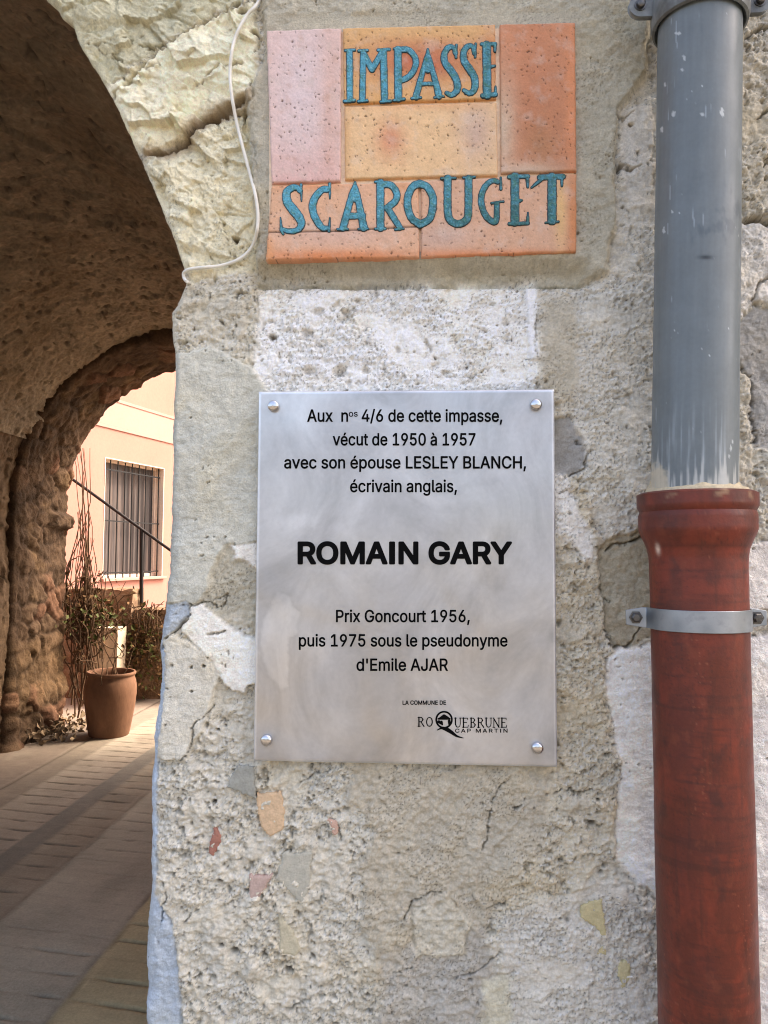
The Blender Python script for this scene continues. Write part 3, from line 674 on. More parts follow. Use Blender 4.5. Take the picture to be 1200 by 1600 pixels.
m = MB(); m.tube([P3(221, 828, YG+.2), P3(221, 1000, YG+.2)], .022, 10); m.build('post', M_IRON, rl)
m = MB(); m.tube([P3(330, 905, YG+.2), P3(330, 1010, YG+.2)], .022, 10); m.build('post', M_IRON, rl)
adopt(rl)

# ------------------------------------------------------------------ terracotta pot and dry plants
YP = 5.55
pc = P3(170, 1150, YP); pr = .5*float(W(207, 1080, YP)[0]-W(131, 1080, YP)[0]); ph = float(W(170, 1049, YP)[1])
pot = empty('terracotta_pot', (pc[0], YP, 0), 'large bellied terracotta pot standing by the far arch', 'pot')
m = MB()
prof = [(.0, 0.001), (.0, .76), (.02, .78), (.10, .82), (.3, .90), (.5, .97), (.66, 1.0), (.78, .99), (.86, .95), (.91, .90), (.935, .89), (.945, .93), (.965, .955), (.985, .95), (1.0, .92), (.995, .86), (.96, .82), (.90, .82), (.80, .88)]
m.lathe((pc[0], YP, .004), (0.02, 0, 1), [(h*ph, r*pr) for h, r in prof], 56)
for zc in (.60, .68): pass
M_TERRA = surf('weathered terracotta', (.20, .10, .057), .8, .25, n_scale=25, n_amt=.15, b_scale=50, b_str=.3, b_dist=.004, big_scale=4, big_amt=.2, tint2=(.14, .07, .04), tint_scale=6, tint_amt=.8, stretch=(1, 1, .5))
m.build('body', M_TERRA, pot)
m = MB(); m.lathe((pc[0], YP, .004), (0.02, 0, 1), [(ph*.86, pr*.85), (ph*.88, pr*.5), (ph*.885, .001)], 40)
m.build('soil', surf('dry soil', (.05, .035, .025), .95, .1, n_scale=60, n_amt=.4, b_scale=60, b_str=.8, b_dist=.02), pot)
adopt(pot)
M_TWIG = surf('dry brown stems', (.10, .06, .035), .9, .15, n_scale=40, n_amt=.3, b_str=.2)
M_LEAF = surf('dusty green leaves', (.075, .085, .022), .7, .2, n_scale=20, n_amt=.35, b_str=0)
M_DEAD = surf('dry brown leaves', (.13, .075, .035), .9, .15, n_scale=20, n_amt=.4, b_str=0)
rnd = random.Random(5)
def stems(mb, n, start, end, spread, wob, r0, tips=None):
    for k in range(n):
        a = Vector(start(rnd)); b = Vector(end(rnd)); pts = []; q = 14
        w1 = Vector((rnd.gauss(0, wob), rnd.gauss(0, wob), rnd.gauss(0, wob))); w2 = Vector((rnd.gauss(0, wob), rnd.gauss(0, wob), rnd.gauss(0, wob)))
        for i in range(q):
            t = i/(q-1); p = a.lerp(b, t)+w1*math.sin(math.pi*t)+w2*math.sin(2*math.pi*t)+Vector((rnd.gauss(0, wob*.12), rnd.gauss(0, wob*.12), rnd.gauss(0, wob*.12)))
            pts.append(p)
        if tips is not None: tips += pts[4:]
        r = r0*rnd.uniform(.6, 1.2)
        mb.tube(pts, [r*(1-.65*i/(q-1)) for i in range(q)], 5)
def leaves(mb, pts, n, size, jit):
    for k in range(n):
        p = Vector(rnd.choice(pts))+Vector((rnd.gauss(0, jit), rnd.gauss(0, jit), rnd.gauss(0, jit)))
        d = Vector((rnd.gauss(0, 1), rnd.gauss(0, 1), rnd.gauss(0, 1))).normalized(); e = d.orthogonal().normalized(); e.rotate(Matrix.Rotation(rnd.random()*6.28, 3, d))
        l = size*rnd.uniform(.5, 1.3); wd = l*.33; up = d.cross(e)*wd*.35
        mb.add([p, p+d*l*.5+e*wd+up, p+d*l, p+d*l*.5-e*wd+up], [(0, 1, 2), (0, 2, 3)])
# plant in the pot
shrub = empty('potted_shrub', (pc[0], YP, ph*.8), 'half bare shrub with thin dry stems growing in the terracotta pot', 'plant')
ms = MB(); tips = []
stems(ms, 9, lambda r: (pc[0]+r.gauss(0, .05), YP+r.gauss(0, .05), ph*.85), lambda r: (pc[0]+r.gauss(-.05, .20), YP+r.gauss(0, .18), ph+r.uniform(.2, .65)), .1, .05, .006, tips)
ms.build('stems', M_TWIG, shrub)
ml = MB(); top = [p for p in tips if p.z > ph+.25]; leaves(ml, top, 70, .05, .05); ml.build('leaves', M_LEAF, shrub, False)
adopt(shrub)
# climbing vine beside the arch
vx = float(W(128, 1000, 6.05)[0])
vine = empty('climbing_vine', (vx, 6.05, 0), 'tangle of bare climbing vine stems behind the edge of the far arch', 'plant')
ms = MB(); tips = []
def ve(r):
    py = r.choice([700, 800, 840, 870, 900, 920, 930]); px = r.gauss(126+(py-690)*.05, 10); return tuple(P3(px, py, 6.05+r.gauss(0, .08)))
stems(ms, 46, lambda r: tuple(P3(r.gauss(126, 13), r.uniform(960, 1120), 6.05+r.gauss(0, .10))), ve, .1, .06, .009, tips)
stems(ms, 26, lambda r: tuple(P3(r.gauss(140, 18), r.uniform(960, 1040), 6.05+r.gauss(0, .10))), lambda r: tuple(P3(r.gauss(150, 24), r.uniform(890, 960), 6.05+r.gauss(0, .1))), .1, .08, .008, tips)
ms.build('stems', M_TWIG, vine)
ml = MB(); leaves(ml, [p for p in tips if p.z < 1.35], 200, .055, .06); ml.build('dead_leaves', M_DEAD, vine, False)
ml = MB(); leaves(ml, [tuple(P3(rnd.gauss(142, 14), rnd.gauss(965, 10), 6.0)) for _ in range(40)], 90, .06, .03); ml.build('leaves', M_LEAF, vine, False)
adopt(vine)
# creeper over the low wall
cr = empty('dry_creeper', (float(W(225, 1000, YG)[0]), YG-.1, 0), 'mostly dead creeper hanging over the low rubble wall', 'plant')
ms = MB(); tips = []
stems(ms, 60, lambda r: tuple(P3(r.uniform(170, 262), r.uniform(935, 965), YG-.03+r.gauss(0, .04))), lambda r: tuple(P3(r.uniform(178, 270), r.uniform(1000, 1100), YG-.08+r.gauss(0, .05))), .1, .06, .006, tips)
ms.build('stems', M_TWIG, cr)
ml = MB(); leaves(ml, tips, 620, .055, .05); ml.build('dead_leaves', M_DEAD, cr, False)
ml = MB(); leaves(ml, [p for p in tips if p.z < 1.0], 260, .06, .05); ml.build('leaves', M_LEAF, cr, False)
adopt(cr)
# leaf litter along the foot of the arch
ml = MB(); leaves(ml, [(vx+rnd.gauss(0, .14)-.02, 5.35+rnd.uniform(-.25, .5), .02+abs(rnd.gauss(0, .04))) for _ in range(300)], 420, .06, .03)
lt = ml.build('leaf_litter', surf('pale dry litter', (.26, .19, .12), .9, .15, n_scale=15, n_amt=.5, b_str=0), None, False)
lt['kind'] = 'stuff'; tag(lt, 'pale dry leaf litter heaped at the foot of the far arch', 'leaf litter')

# ================================================================== the tile sign
YT = -.0225
sign = empty('tile_sign', tuple(P3(657, 405, YT)), 'glazed terracotta tile street sign set in mortar above the plaque', 'sign')
M_TILE = surf('fired terracotta tile', None, .62, .35, n_scale=500, n_amt=.10, b_scale=420, b_str=.35, b_dist=.0012)
def tile(quad, seed, colfun, crack=None):
    (x0, y0), (x1, y1), (x2, y2), (x3, y3) = quad                 # TL TR BR BL in pixels
    nx_ = max(30, int((x1-x0)/1.5)); ny_ = max(30, int((y3-y0)/1.5))
    u = np.linspace(0, 1, nx_); v = np.linspace(0, 1, ny_); U, V = np.meshgrid(u, v)
    qx = (x0*(1-U)+x1*U)*(1-V)+(x3*(1-U)+x2*U)*V; qy = (y0*(1-U)+y1*U)*(1-V)+(y3*(1-U)+y2*U)*V
    ed = np.minimum(np.minimum(qx-x0, x1-qx), np.minimum((qy-y0), (y3-qy)))
    eu = np.minimum(U*(x1-x0), (1-U)*(x1-x0)); ev = np.minimum(V*(y3-y0), (1-V)*(y3-y0)); ed = np.minimum(eu, ev)
    wob = 1.1*fbm(qx*.05, qy*.05, 3, seed)
    qx2 = qx+wob*sstep(12, 0, ed); qy2 = qy+1.1*fbm(qx*.05+9, qy*.05, 3, seed+1)*sstep(12, 0, ed)
    xw, zw = W(qx2, qy2, YT)
    jq = .0012*perlin(qx*.35, qy*.35, 3); sp = pits(qx/1180+.003*perlin(qx*.1, qy*.1, 3)+jq, (qy*.72)/1180-jq, .0050, .75, .0002, .0009, seed+5)*(fbm(qx*.02, qy*.02, 3, seed+6) > -.25)
    dep = .0009*fbm(qx*.03, qy*.03, 3, seed+2)+.0004*fbm(qx*.25, qy*.25, 2, seed+3)-.0022*sp
    rnd_ = .0022*np.clip(1-ed/2.2, 0, 1)**2
    P = np.stack([xw, YT-dep+rnd_, zw], -1)
    col = colfun(qx, qy, U, V, seed); col = col*.80+np.array([.56, .43, .34])*.20*(.5+col.mean(-1, keepdims=True))
    ww_ = (sstep(.0, .5, fbm(qx*.035, qy*.035, 5, seed+13, .6))*.28)[..., None]; col = col*(1-ww_)+np.array([.66, .55, .46])*ww_
    w2_ = (sstep(.1, .5, fbm(qx*.05+5, qy*.05, 5, seed+14, .6))*.25)[..., None]; col = col*(1-w2_)+np.array([.50, .24, .12])*w2_
    col = col*(1+.12*fbm(qx*.06, qy*.06, 4, seed+11)+.07*fbm(qx*.3, qy*.3, 2, seed+12))[..., None]
    g = np.clip(sp*1.3+pits(qx/1180+jq, qy/1180-jq, .017, .5, .0006, .0016, seed+8)*.9, 0, 1)[..., None]*.8; col = col*(1-g)+np.array([.06, .035, .022])*g
    if crack is not None:
        c = np.exp(-(line_d(qx, qy, crack)/1.2)**2); P[..., 1] += .002*c; col = col*(1-.75*c[..., None])
    # skirt back into the mortar
    ring = [(0, k) for k in range(nx_)]+[(k, nx_-1) for k in range(1, ny_)]+[(ny_-1, k) for k in range(nx_-2, -1, -1)]+[(k, 0) for k in range(ny_-2, 0, -1)]
    me = grid_mesh('tile', P)
    import bmesh
    bm = bmesh.new(); bm.from_mesh(me); bm.verts.ensure_lookup_table()
    idx = [bm.verts[a*nx_+b] for a, b in ring]; nb_ = []
    for i in idx:
        c_ = i.co; nb_.append(bm.verts.new((c_.x, YT+.016, c_.z)))
    for k in range(len(idx)):
        a, b = k, (k+1) % len(idx)
        bm.faces.new((idx[a], nb_[a], nb_[b], idx[b]))
    bmesh.ops.recalc_face_normals(bm, faces=bm.faces)
    bm.to_mesh(me); bm.free()
    cc = np.concatenate([col.reshape(-1, 3), np.array([col[a, b] for a, b in ring])*.9]); set_col(me, cc)
    return link(me, 'tile', M_TILE, sign)
def blot(qx, qy, cx, cy, rx, ry, k=1.0, seed=0):
    w_ = .25*fbm(qx*.025, qy*.025, 3, seed+40)
    return (np.exp(-(((qx-cx)/rx)**2+((qy-cy)/ry)**2)*1.0)*(1+w_)*k).clip(0, 1)[..., None]
def mixc(a, c, m): return a*(1-m)+np.asarray(c)*m
OR = lin((222, 124, 62)); DO = lin((196, 92, 42)); PKK = lin((228, 186, 168)); LIL = lin((212, 190, 186)); YO = lin((240, 192, 128)); SAL = lin((222, 160, 118))
def c_pink(qx, qy, U, V, s):
    c = np.empty(qx.shape+(3,)); c[:] = lin((226, 190, 178)); c = mixc(c, lin((222, 202, 202)), blot(qx, qy, 470, 140, 50, 150, .9, s)); c = mixc(c, lin((218, 170, 150)), blot(qx, qy, 515, 200, 14, 150, .6, s)); return mixc(c, lin((222, 168, 158)), blot(qx, qy, 470, 290, 80, 50, .7, s))
def c_imp(qx, qy, U, V, s):
    c = np.empty(qx.shape+(3,)); c[:] = lin((224, 172, 102)); c = mixc(c, DO, blot(qx, qy, 660, 95, 95, 38, .95, s)); c = mixc(c, lin((205, 120, 62)), blot(qx, qy, 765, 90, 18, 70, .8, s)); c = mixc(c, lin((228, 176, 108)), blot(qx, qy, 650, 48, 130, 12, .8, s)); return mixc(c, lin((226, 166, 92)), blot(qx, qy, 600, 150, 80, 22, .7, s))
def c_mid(qx, qy, U, V, s):
    c = np.empty(qx.shape+(3,)); c[:] = lin((238, 194, 138)); c = mixc(c, lin((216, 128, 84)), blot(qx, qy, 610, 218, 22, 30, .8, s)); c = mixc(c, lin((206, 172, 150)), blot(qx, qy, 745, 205, 30, 50, .85, s)); c = mixc(c, lin((230, 160, 98)), blot(qx, qy, 640, 162, 120, 9, .7, s)); return mixc(c, lin((218, 160, 92)), blot(qx, qy, 540, 220, 8, 90, .6, s))
def c_right(qx, qy, U, V, s):
    c = np.empty(qx.shape+(3,)); c[:] = lin((210, 132, 84)); c = mixc(c, lin((188, 110, 62)), blot(qx, qy, 840, 190, 50, 120, .7, s)); c = mixc(c, lin((176, 116, 64)), blot(qx, qy, 845, 225, 28, 40, .7, s)); c = mixc(c, lin((206, 176, 146)), blot(qx, qy, 786, 200, 20, 80, .95, s)); c = mixc(c, lin((208, 178, 150)), blot(qx, qy, 820, 266, 60, 14, .9, s)); return mixc(c, lin((232, 138, 76)), blot(qx, qy, 893, 150, 9, 130, .8, s))
def c_lowl(qx, qy, U, V, s):
    c = np.empty(qx.shape+(3,)); c[:] = lin((226, 172, 132)); c = mixc(c, lin((218, 176, 154)), blot(qx, qy, 520, 368, 110, 20, .8, s)); c = mixc(c, lin((222, 128, 62)), blot(qx, qy, 520, 400, 160, 10, .95, s)); c = mixc(c, lin((228, 140, 76)), blot(qx, qy, 480, 288, 60, 9, .8, s)); c = mixc(c, lin((230, 150, 84)), blot(qx, qy, 630, 300, 20, 16, .7, s)); return mixc(c, lin((228, 150, 84)), blot(qx, qy, 418, 390, 10, 30, .8, s))
def c_lowr(qx, qy, U, V, s):
    c = np.empty(qx.shape+(3,)); c[:] = lin((218, 166, 130)); c = mixc(c, lin((200, 166, 148)), blot(qx, qy, 690, 370, 50, 20, .8, s)); c = mixc(c, lin((222, 126, 60)), blot(qx, qy, 770, 398, 160, 8, .95, s)); c = mixc(c, lin((216, 128, 60)), blot(qx, qy, 896, 340, 12, 90, .95, s)); return mixc(c, lin((240, 190, 110)), blot(qx, qy, 876, 330, 9, 50, .8, s))
tile([(416, 47), (533, 43), (532, 283), (424, 286)], 11, c_pink)
tile([(536, 43), (774, 37), (775, 154), (537, 161)], 23, c_imp)
tile([(538, 166), (776, 159), (778, 273), (539, 280)], 37, c_mid)
tile([(781, 37), (899, 34), (901, 267), (783, 270)], 41, c_right)
tile([(424, 290), (654, 283), (655, 402), (415, 406)], 53, c_lowl, [(415, 363), (520, 361), (650, 354)])
tile([(658, 282), (901, 271), (901, 393), (658, 402)], 67, c_lowr)
# tile beds (grout): a thin pale slab between the tiles
m = MB()
q = [P3(420, 52, YT+.006), P3(896, 42, YT+.006), P3(897, 388, YT+.006), P3(421, 398, YT+.006)]
m.add(q+[(a[0], YT+.018, a[2]) for a in q], [(0, 1, 2, 3), (0, 4, 5, 1), (1, 5, 6, 2), (2, 6, 7, 3), (3, 7, 4, 0)])
m.build('grout', surf('pale grout', tuple(G(214, 190, 160)), .95, .2, n_scale=200, n_amt=.15, b_scale=300, b_str=.4), sign, False)

def strokes_sd(gx, gy, strokes):
    d = np.full(gx.shape, 1e9)
    for pts in strokes:
        for a, b in zip(pts[:-1], pts[1:]):
            ex, ey = b[0]-a[0], b[1]-a[1]
            t = np.clip(((gx-a[0])*ex+(gy-a[1])*ey)/(ex*ex+ey*ey+1e-9), 0, 1)
            d = np.minimum(d, np.hypot(gx-a[0]-t*ex, gy-a[1]-t*ey)-(a[2]*(1-t)+b[2]*t))
    return d
def sdf_mesh(name, strokes, cell, ymap, hfun, mat, parent, colfun=None, jitter=0, seed=0, extra=None, rim=True, grow=0):
    """union of tapered strokes (pixel units) -> one smooth-outlined raised sheet with a rim going back"""
    A = np.array([p[:2] for s in strokes for p in s]); R_ = max(p[2] for s in strokes for p in s)
    x0, y0 = A.min(0)-R_-2*cell; x1, y1 = A.max(0)+R_+2*cell
    gx, gy = np.meshgrid(np.arange(x0, x1+cell, cell), np.arange(y0, y1+cell, cell))
    d = strokes_sd(gx, gy, strokes)-grow
    if jitter: d = d+jitter*fbm(gx*.16, gy*.16, 3, seed)
    if extra is not None: d = extra(gx, gy, d)
    vid = {}; V = []; SDv = []; F = []; rims = []
    def vert(key, x, y, s):
        if key not in vid: vid[key] = len(V); V.append((x, y)); SDv.append(s)
        return vid[key]
    ny_, nx_ = d.shape; inside = d < 0
    occ = inside[:-1, :-1] | inside[1:, :-1] | inside[:-1, 1:] | inside[1:, 1:]
    for j, i in zip(*np.nonzero(occ)):
        cs = [(j, i), (j, i+1), (j+1, i+1), (j+1, i)]; poly = []; flags = []
        for k in range(4):
            a, b = cs[k], cs[(k+1) % 4]; da, db = d[a], d[b]
            if da < 0: poly.append(vert(a, gx[a], gy[a], da)); flags.append(0)
            if (da < 0) != (db < 0):
                t = da/(da-db); key = (min(a, b), max(a, b))
                poly.append(vert(key, gx[a]+(gx[b]-gx[a])*t, gy[a]+(gy[b]-gy[a])*t, 0.0)); flags.append(1 if da < 0 else 2)
        if len(poly) >= 3:
            F.append(poly)
            for k in range(len(poly)):
                k2 = (k+1) % len(poly)
                if flags[k] == 1 and flags[k2] == 2: rims.append((poly[k], poly[k2]))
    V = np.array(V); S = np.array(SDv)
    xw, zw = W(V[:, 0], V[:, 1], ymap); hh = hfun(-S, V[:, 0], V[:, 1])
    verts = np.stack([xw, ymap-hh, zw], -1).tolist()
    faces = [tuple(f) for f in F]
    if rim:
        back = {}
        for a, b in rims:
            for q_ in (a, b):
                if q_ not in back: back[q_] = len(verts); verts.append([xw[q_], ymap+.0012, zw[q_]])
            faces.append((b, a, back[a], back[b]))
    me = bpy.data.meshes.new(name); me.from_pydata(verts, [], [f[::-1] for f in faces]); me.update()
    if colfun is not None:
        c = colfun(-S, V[:, 0], V[:, 1]); c2 = np.full((len(verts), 3), .02); c2[:len(c)] = c; set_col(me, c2)
    return link(me, name, mat, parent, True)

def round_path(q):
    if len(q) < 5: return q
    P_ = [q[0]]+list(q)+[q[-1]]; o_ = []
    for i in range(1, len(P_)-2):
        a, b, c, d = [np.array(v, float) for v in P_[i-1:i+3]]
        for k in range(5):
            t = k/5; o_.append(tuple(.5*((2*b)+(-a+c)*t+(2*a-5*b+4*c-d)*t*t+(-a+3*b-3*c+d)*t**3)))
    return o_+[tuple(q[-1])]
def tr(org, sc): return lambda pts, w_: round_path([(org[0]+p[0]/sc, org[1]+p[1]/sc, (p[2] if len(p) > 2 else w_)/2/sc) for p in pts])
A1 = tr((520, 50), 4.444); A2 = tr((420, 260), 5.0); A3 = tr((650, 260), 4.8)
ident = lambda pts, w_: round_path([(p[0], p[1], w_/2) for p in pts])
LET = [
 [A1([(117,140),(119,470)],42), A1([(88,130),(152,126)],18), A1([(82,482),(150,476)],20)],
 [A1([(212,150),(205,470)],40), A1([(222,165),(272,262)],40), A1([(272,262),(345,140)],40), A1([(352,140),(360,470)],46), A1([(182,132),(240,128)],18), A1([(315,128),(392,122)],20), A1([(178,482),(238,478)],18), A1([(335,486),(402,480)],18)],
 [A1([(452,125),(455,460)],50), A1([(452,128),(520,124),(572,180),(572,245),(530,310),(470,340)],40), A1([(428,118),(470,112)],18), A1([(425,476),(496,466)],18)],
 [A1([(660,118,8),(645,200,30),(578,450,44)],40), A1([(660,118,8),(675,200,30),(738,445,46)],40), A1([(622,362),(715,360)],26), A1([(660,150,20),(660,260,50)],30), A1([(548,462),(612,456)],16), A1([(708,456),(765,448)],16)],
 [A1([(852,150,30),(838,112,30),(806,108,38),(774,155,42),(780,215,46),(824,275,50),(858,335,48),(864,400,44),(828,438,36),(792,425,28)],40), A1([(858,92),(856,180)],14)],
 [A1([(984,150,30),(972,105,30),(938,102,38),(908,145,42),(914,205,46),(954,265,50),(985,325,48),(984,395,44),(950,428,36),(910,405,24)],40), A1([(992,82),(988,176)],14)],
 [A1([(1068,92),(1072,438)],56), A1([(1035,86),(1128,84)],24), A1([(1126,84),(1126,132)],18), A1([(1072,250,34),(1124,235,14)],24), A1([(1040,444),(1130,434)],30), A1([(1130,380,10),(1130,432,20)],18)],
 [A2([(244,190,40),(222,168,40),(185,168,50),(140,205,58),(145,275,66),(195,345,70),(240,405,66),(256,455,52),(220,500,42),(150,506,38),(112,490,24)],40), A2([(252,145),(256,272,8)],18), A2([(92,400,6),(100,500,24),(112,530,14)],20)],
 [A2([(455,180,50),(415,185,50),(362,245,54),(342,320,56),(362,400,54),(415,478,46),(455,482,36)],40), A2([(476,138,20),(478,252,8)],18), A2([(478,405,8),(470,505,20)],18)],
 [A2([(675,125,10),(650,220,44),(582,478,56)],50), A2([(675,125,10),(690,220,44),(742,478,60)],50), A2([(625,388),(735,388)],48), A2([(675,150,16),(672,250,60)],40), A2([(538,492),(616,492)],16), A2([(702,492),(774,488)],16)],
 [A2([(872,130),(872,480)],58), A2([(880,142),(952,148),(998,205),(990,270),(925,325)],50), A2([(930,330,50),(1025,480,44)],40), A2([(832,122),(885,118)],18), A2([(834,490),(910,488)],18), A2([(990,494),(1050,488)],16)],
 [ident([(655,287),(645,292),(638,306),(637,322),(643,341),(656,350)],11), ident([(655,287),(667,292),(676,307),(676,325),(671,342),(656,351)],11)],
 [A3([(238,92),(238,330),(258,405),(312,432),(372,408),(392,345),(394,95)],54), A3([(190,92),(296,88)],16), A3([(358,86),(440,80)],16)],
 [A3([(612,118,34),(578,108,36),(528,140,40),(492,215,44),(494,300,44),(530,380,44),(582,418,44),(604,395,40),(606,280,36)],42), A3([(636,86,12),(636,172,18)],14), A3([(565,276),(655,264)],14)],
 [A3([(742,78),(742,420)],60), A3([(700,80),(838,76)],30), A3([(834,80,24),(838,156,14)],20), A3([(745,262,56),(795,256,10)],30), A3([(702,432),(838,428)],26), A3([(840,348,8),(836,428,24)],18)],
 [A3([(1020,82),(1020,408)],64), A3([(930,84),(1098,78)],42), A3([(868,158,14),(905,128,22),(945,95,26)],20), A3([(1094,80,24),(1094,148,14)],20), A3([(972,424),(1068,416)],14)],
]
M_GLAZE = surf('turquoise ceramic glaze', None, .34, .45, n_scale=90, n_amt=.12, b_scale=140, b_str=.25, b_dist=.0014)
TURQ = lin((76, 158, 180)); TEAL = lin((30, 94, 92)); GRN = lin((70, 126, 98)); DK = lin((16, 34, 40))
def lcol(e, x, y):
    k = sstep(455, 860, x)*.75+.25*sstep(300, 345, y); k = np.clip(k+.8*fbm(x*.10, y*.10, 4, 77, .6), 0, 1)[:, None]
    c = TURQ*(1-k)+TEAL*k
    g = sstep(.0, .45, fbm(x*.13+5, y*.13, 3, 79))[:, None]*.6; c = c*(1-g)+GRN*g
    s_ = sstep(.15, .45, fbm(x*.22, y*.22, 3, 83))[:, None]*.40*np.clip(1.3-k, 0, 1); c = c*(1-s_)+lin((150, 205, 215))*s_
    o_ = sstep(2.1, .6, e)[:, None]*.92; wr = (sstep(.1, .4, fbm(x*.3+9, y*.3, 4, 89, .65))*.45)[:, None]; c = c*(1-wr)+lin((60, 66, 56))*wr
    return c*(1-o_)+DK*o_
def lh(e, x, y): return .0004+.0008*(1-np.exp(-np.maximum(e, 0)/.8))+.0007*fbm(x*.35, y*.35, 2, 87)*sstep(0, 2, e)
for k, s_ in enumerate(LET):
    sdf_mesh('letter', s_, .55, YT, lh, M_GLAZE, sign, lcol, .7, 400+k, grow=.75)
adopt(sign)

# ================================================================== the metal plaque
YPL = -.020
plq = empty('memorial_plaque', tuple(P3(633, 1194, YPL)), 'brushed metal memorial plaque with black French text on four studs', 'plaque')
c1_, c3_ = P3(404.5, 612, YPL), P3(870.5, 1198, YPL); c2_, c4_ = P3(866.5, 607.5, YPL), P3(395.5, 1189.5, YPL)
pxl = (c1_[0]+c4_[0])/2; pxr = (c2_[0]+c3_[0])/2; pzt = (c1_[2]+c2_[2])/2; pzb = (c3_[2]+c4_[2])/2
print('plaque', pxr-pxl, pzt-pzb)
def plaque_mat():
    m, t, p = mat_new('satin aluminium'); N, L = t.nodes, t.links
    tc = N.new('ShaderNodeTexCoord')
    def noise(sc, det, st=(1, 1, 1), r_=.6, dis=0):
        mp = N.new('ShaderNodeMapping'); mp.inputs['Scale'].default_value = st; L.new(tc.outputs['Object'], mp.inputs[0])
        n_ = N.new('ShaderNodeTexNoise'); n_.inputs['Scale'].default_value = sc; n_.inputs['Detail'].default_value = det; n_.inputs['Roughness'].default_value = r_; n_.inputs['Distortion'].default_value = dis
        L.new(mp.outputs[0], n_.inputs[0]); return n_.outputs['Fac']
    def rng(f, a, b, c, d):
        r = N.new('ShaderNodeMapRange'); L.new(f, r.inputs['Value'])
        for k_, v_ in zip(('From Min', 'From Max', 'To Min', 'To Max'), (a, b, c, d)): r.inputs[k_].default_value = v_
        return r.outputs[0]
    def mth(op, a, b):
        q = N.new('ShaderNodeMath'); q.operation = op
        for i, v_ in enumerate((a, b)):
            if isinstance(v_, (int, float)): q.inputs[i].default_value = v_
            else: L.new(v_, q.inputs[i])
        return q.outputs[0]
    at = N.new('ShaderNodeAttribute'); at.attribute_name = 'Col'
    f = mth('MULTIPLY', rng(noise(8, 7, (1, 1, .8), .62, .9), .3, .7, .70, 1.20), rng(noise(160, 3), .3, .7, .97, 1.03))  # mottling: oxidation, and cloudy reflections put into the base colour
    vm = N.new('ShaderNodeVectorMath'); vm.operation = 'SCALE'; L.new(at.outputs['Color'], vm.inputs[0]); L.new(f, vm.inputs['Scale']); L.new(vm.outputs[0], p.inputs['Base Color'])
    p.inputs['Metallic'].default_value = .82
    L.new(rng(noise(9, 6, (1, 1, 1), .65, .4), .3, .7, .28, .52), p.inputs['Roughness'])
    b = N.new('ShaderNodeBump'); b.inputs['Strength'].default_value = .12; b.inputs['Distance'].default_value = .001; L.new(noise(60, 4), b.inputs['Height']); L.new(b.outputs[0], p.inputs['Normal'])
    return m
nu, nv = 180, 220
u = np.linspace(pxl, pxr, nu); v = np.linspace(pzt, pzb, nv); U, V = np.meshgrid(u, v)
qx, qy = PX(U, np.full_like(U, YPL), V)
ed = np.minimum(np.minimum(U-pxl, pxr-U), np.minimum(pzt-V, V-pzb))
PP = np.stack([U, YPL+.0012*np.clip(1-ed/.0025, 0, 1)**2+.0006*fbm(U*5, V*5, 2, 31), V], -1)
pc_ = np.empty(U.shape+(3,)); pc_[:] = (.545, .542, .537)
wxx = fbm(qx*.03, qy*.03, 4, 501, .6)
stain = poly_sd(qx+wxx*9, qy+fbm(qx*.03+9, qy*.03, 4, 503)*9, [(418,955),(432,925),(452,930),(468,958),(466,985),(452,1000),(456,1030),(450,1070),(436,1078),(424,1060),(410,1035),(404,1000)])
m_ = sstep(3, -3, stain)[..., None]; pc_ = pc_*(1-.35*m_)+np.array([.80, .80, .79])*.35*m_
e_ = np.exp(-(stain/2.5)**2)[..., None]; pc_ = pc_*(1-.10*e_)
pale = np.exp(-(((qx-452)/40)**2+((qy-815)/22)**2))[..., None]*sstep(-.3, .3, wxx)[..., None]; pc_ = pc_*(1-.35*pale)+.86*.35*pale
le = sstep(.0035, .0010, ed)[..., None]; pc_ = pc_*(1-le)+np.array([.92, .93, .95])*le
me = grid_mesh('panel', PP)
import bmesh
bm = bmesh.new(); bm.from_mesh(me); bm.verts.ensure_lookup_table()
ring = [(0, k) for k in range(nu)]+[(k, nu-1) for k in range(1, nv)]+[(nv-1, k) for k in range(nu-2, -1, -1)]+[(k, 0) for k in range(nv-2, 0, -1)]
idx = [bm.verts[a*nu+b] for a, b in ring]; nbv = [bm.verts.new((i.co.x, YPL+.005, i.co.z)) for i in idx]
for k in range(len(idx)):
    a, b = k, (k+1) % len(idx); bm.faces.new((idx[a], nbv[a], nbv[b], idx[b]))
bm.faces.new(nbv); bmesh.ops.recalc_face_normals(bm, faces=bm.faces); bm.to_mesh(me); bm.free()
set_col(me, np.concatenate([pc_.reshape(-1, 3), np.full((len(idx), 3), .9)]))
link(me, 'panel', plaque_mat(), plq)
M_STUD = surf('polished steel stud', (.62, .62, .64), .16, .5, 1.0, n_amt=.05, b_str=0)
for qx_, qy_ in ((427, 634), (838, 632), (840, 1169), (416, 1157)):
    c = P3(qx_, qy_, YPL-.004); m = MB()
    m.lathe((c[0], YPL-.0005, c[2]), (0, -1, 0), [(0, .0078), (.004, .0078), (.0055, .0072), (.0065, .0060), (.0072, .0040), (.0075, .0001)], 28)
    m.build('stud', M_STUD, plq)
M_INK = surf('black engraved paint', (.004, .004, .004), .8, .05, n_scale=300, n_amt=.1, b_str=0)
try:
    FONT = bpy.data.fonts.load(bpy.utils.system_resource('DATAFILES', path='fonts')+'/Inter.woff2')
except Exception:
    FONT = bpy.data.fonts.load('<builtin>')
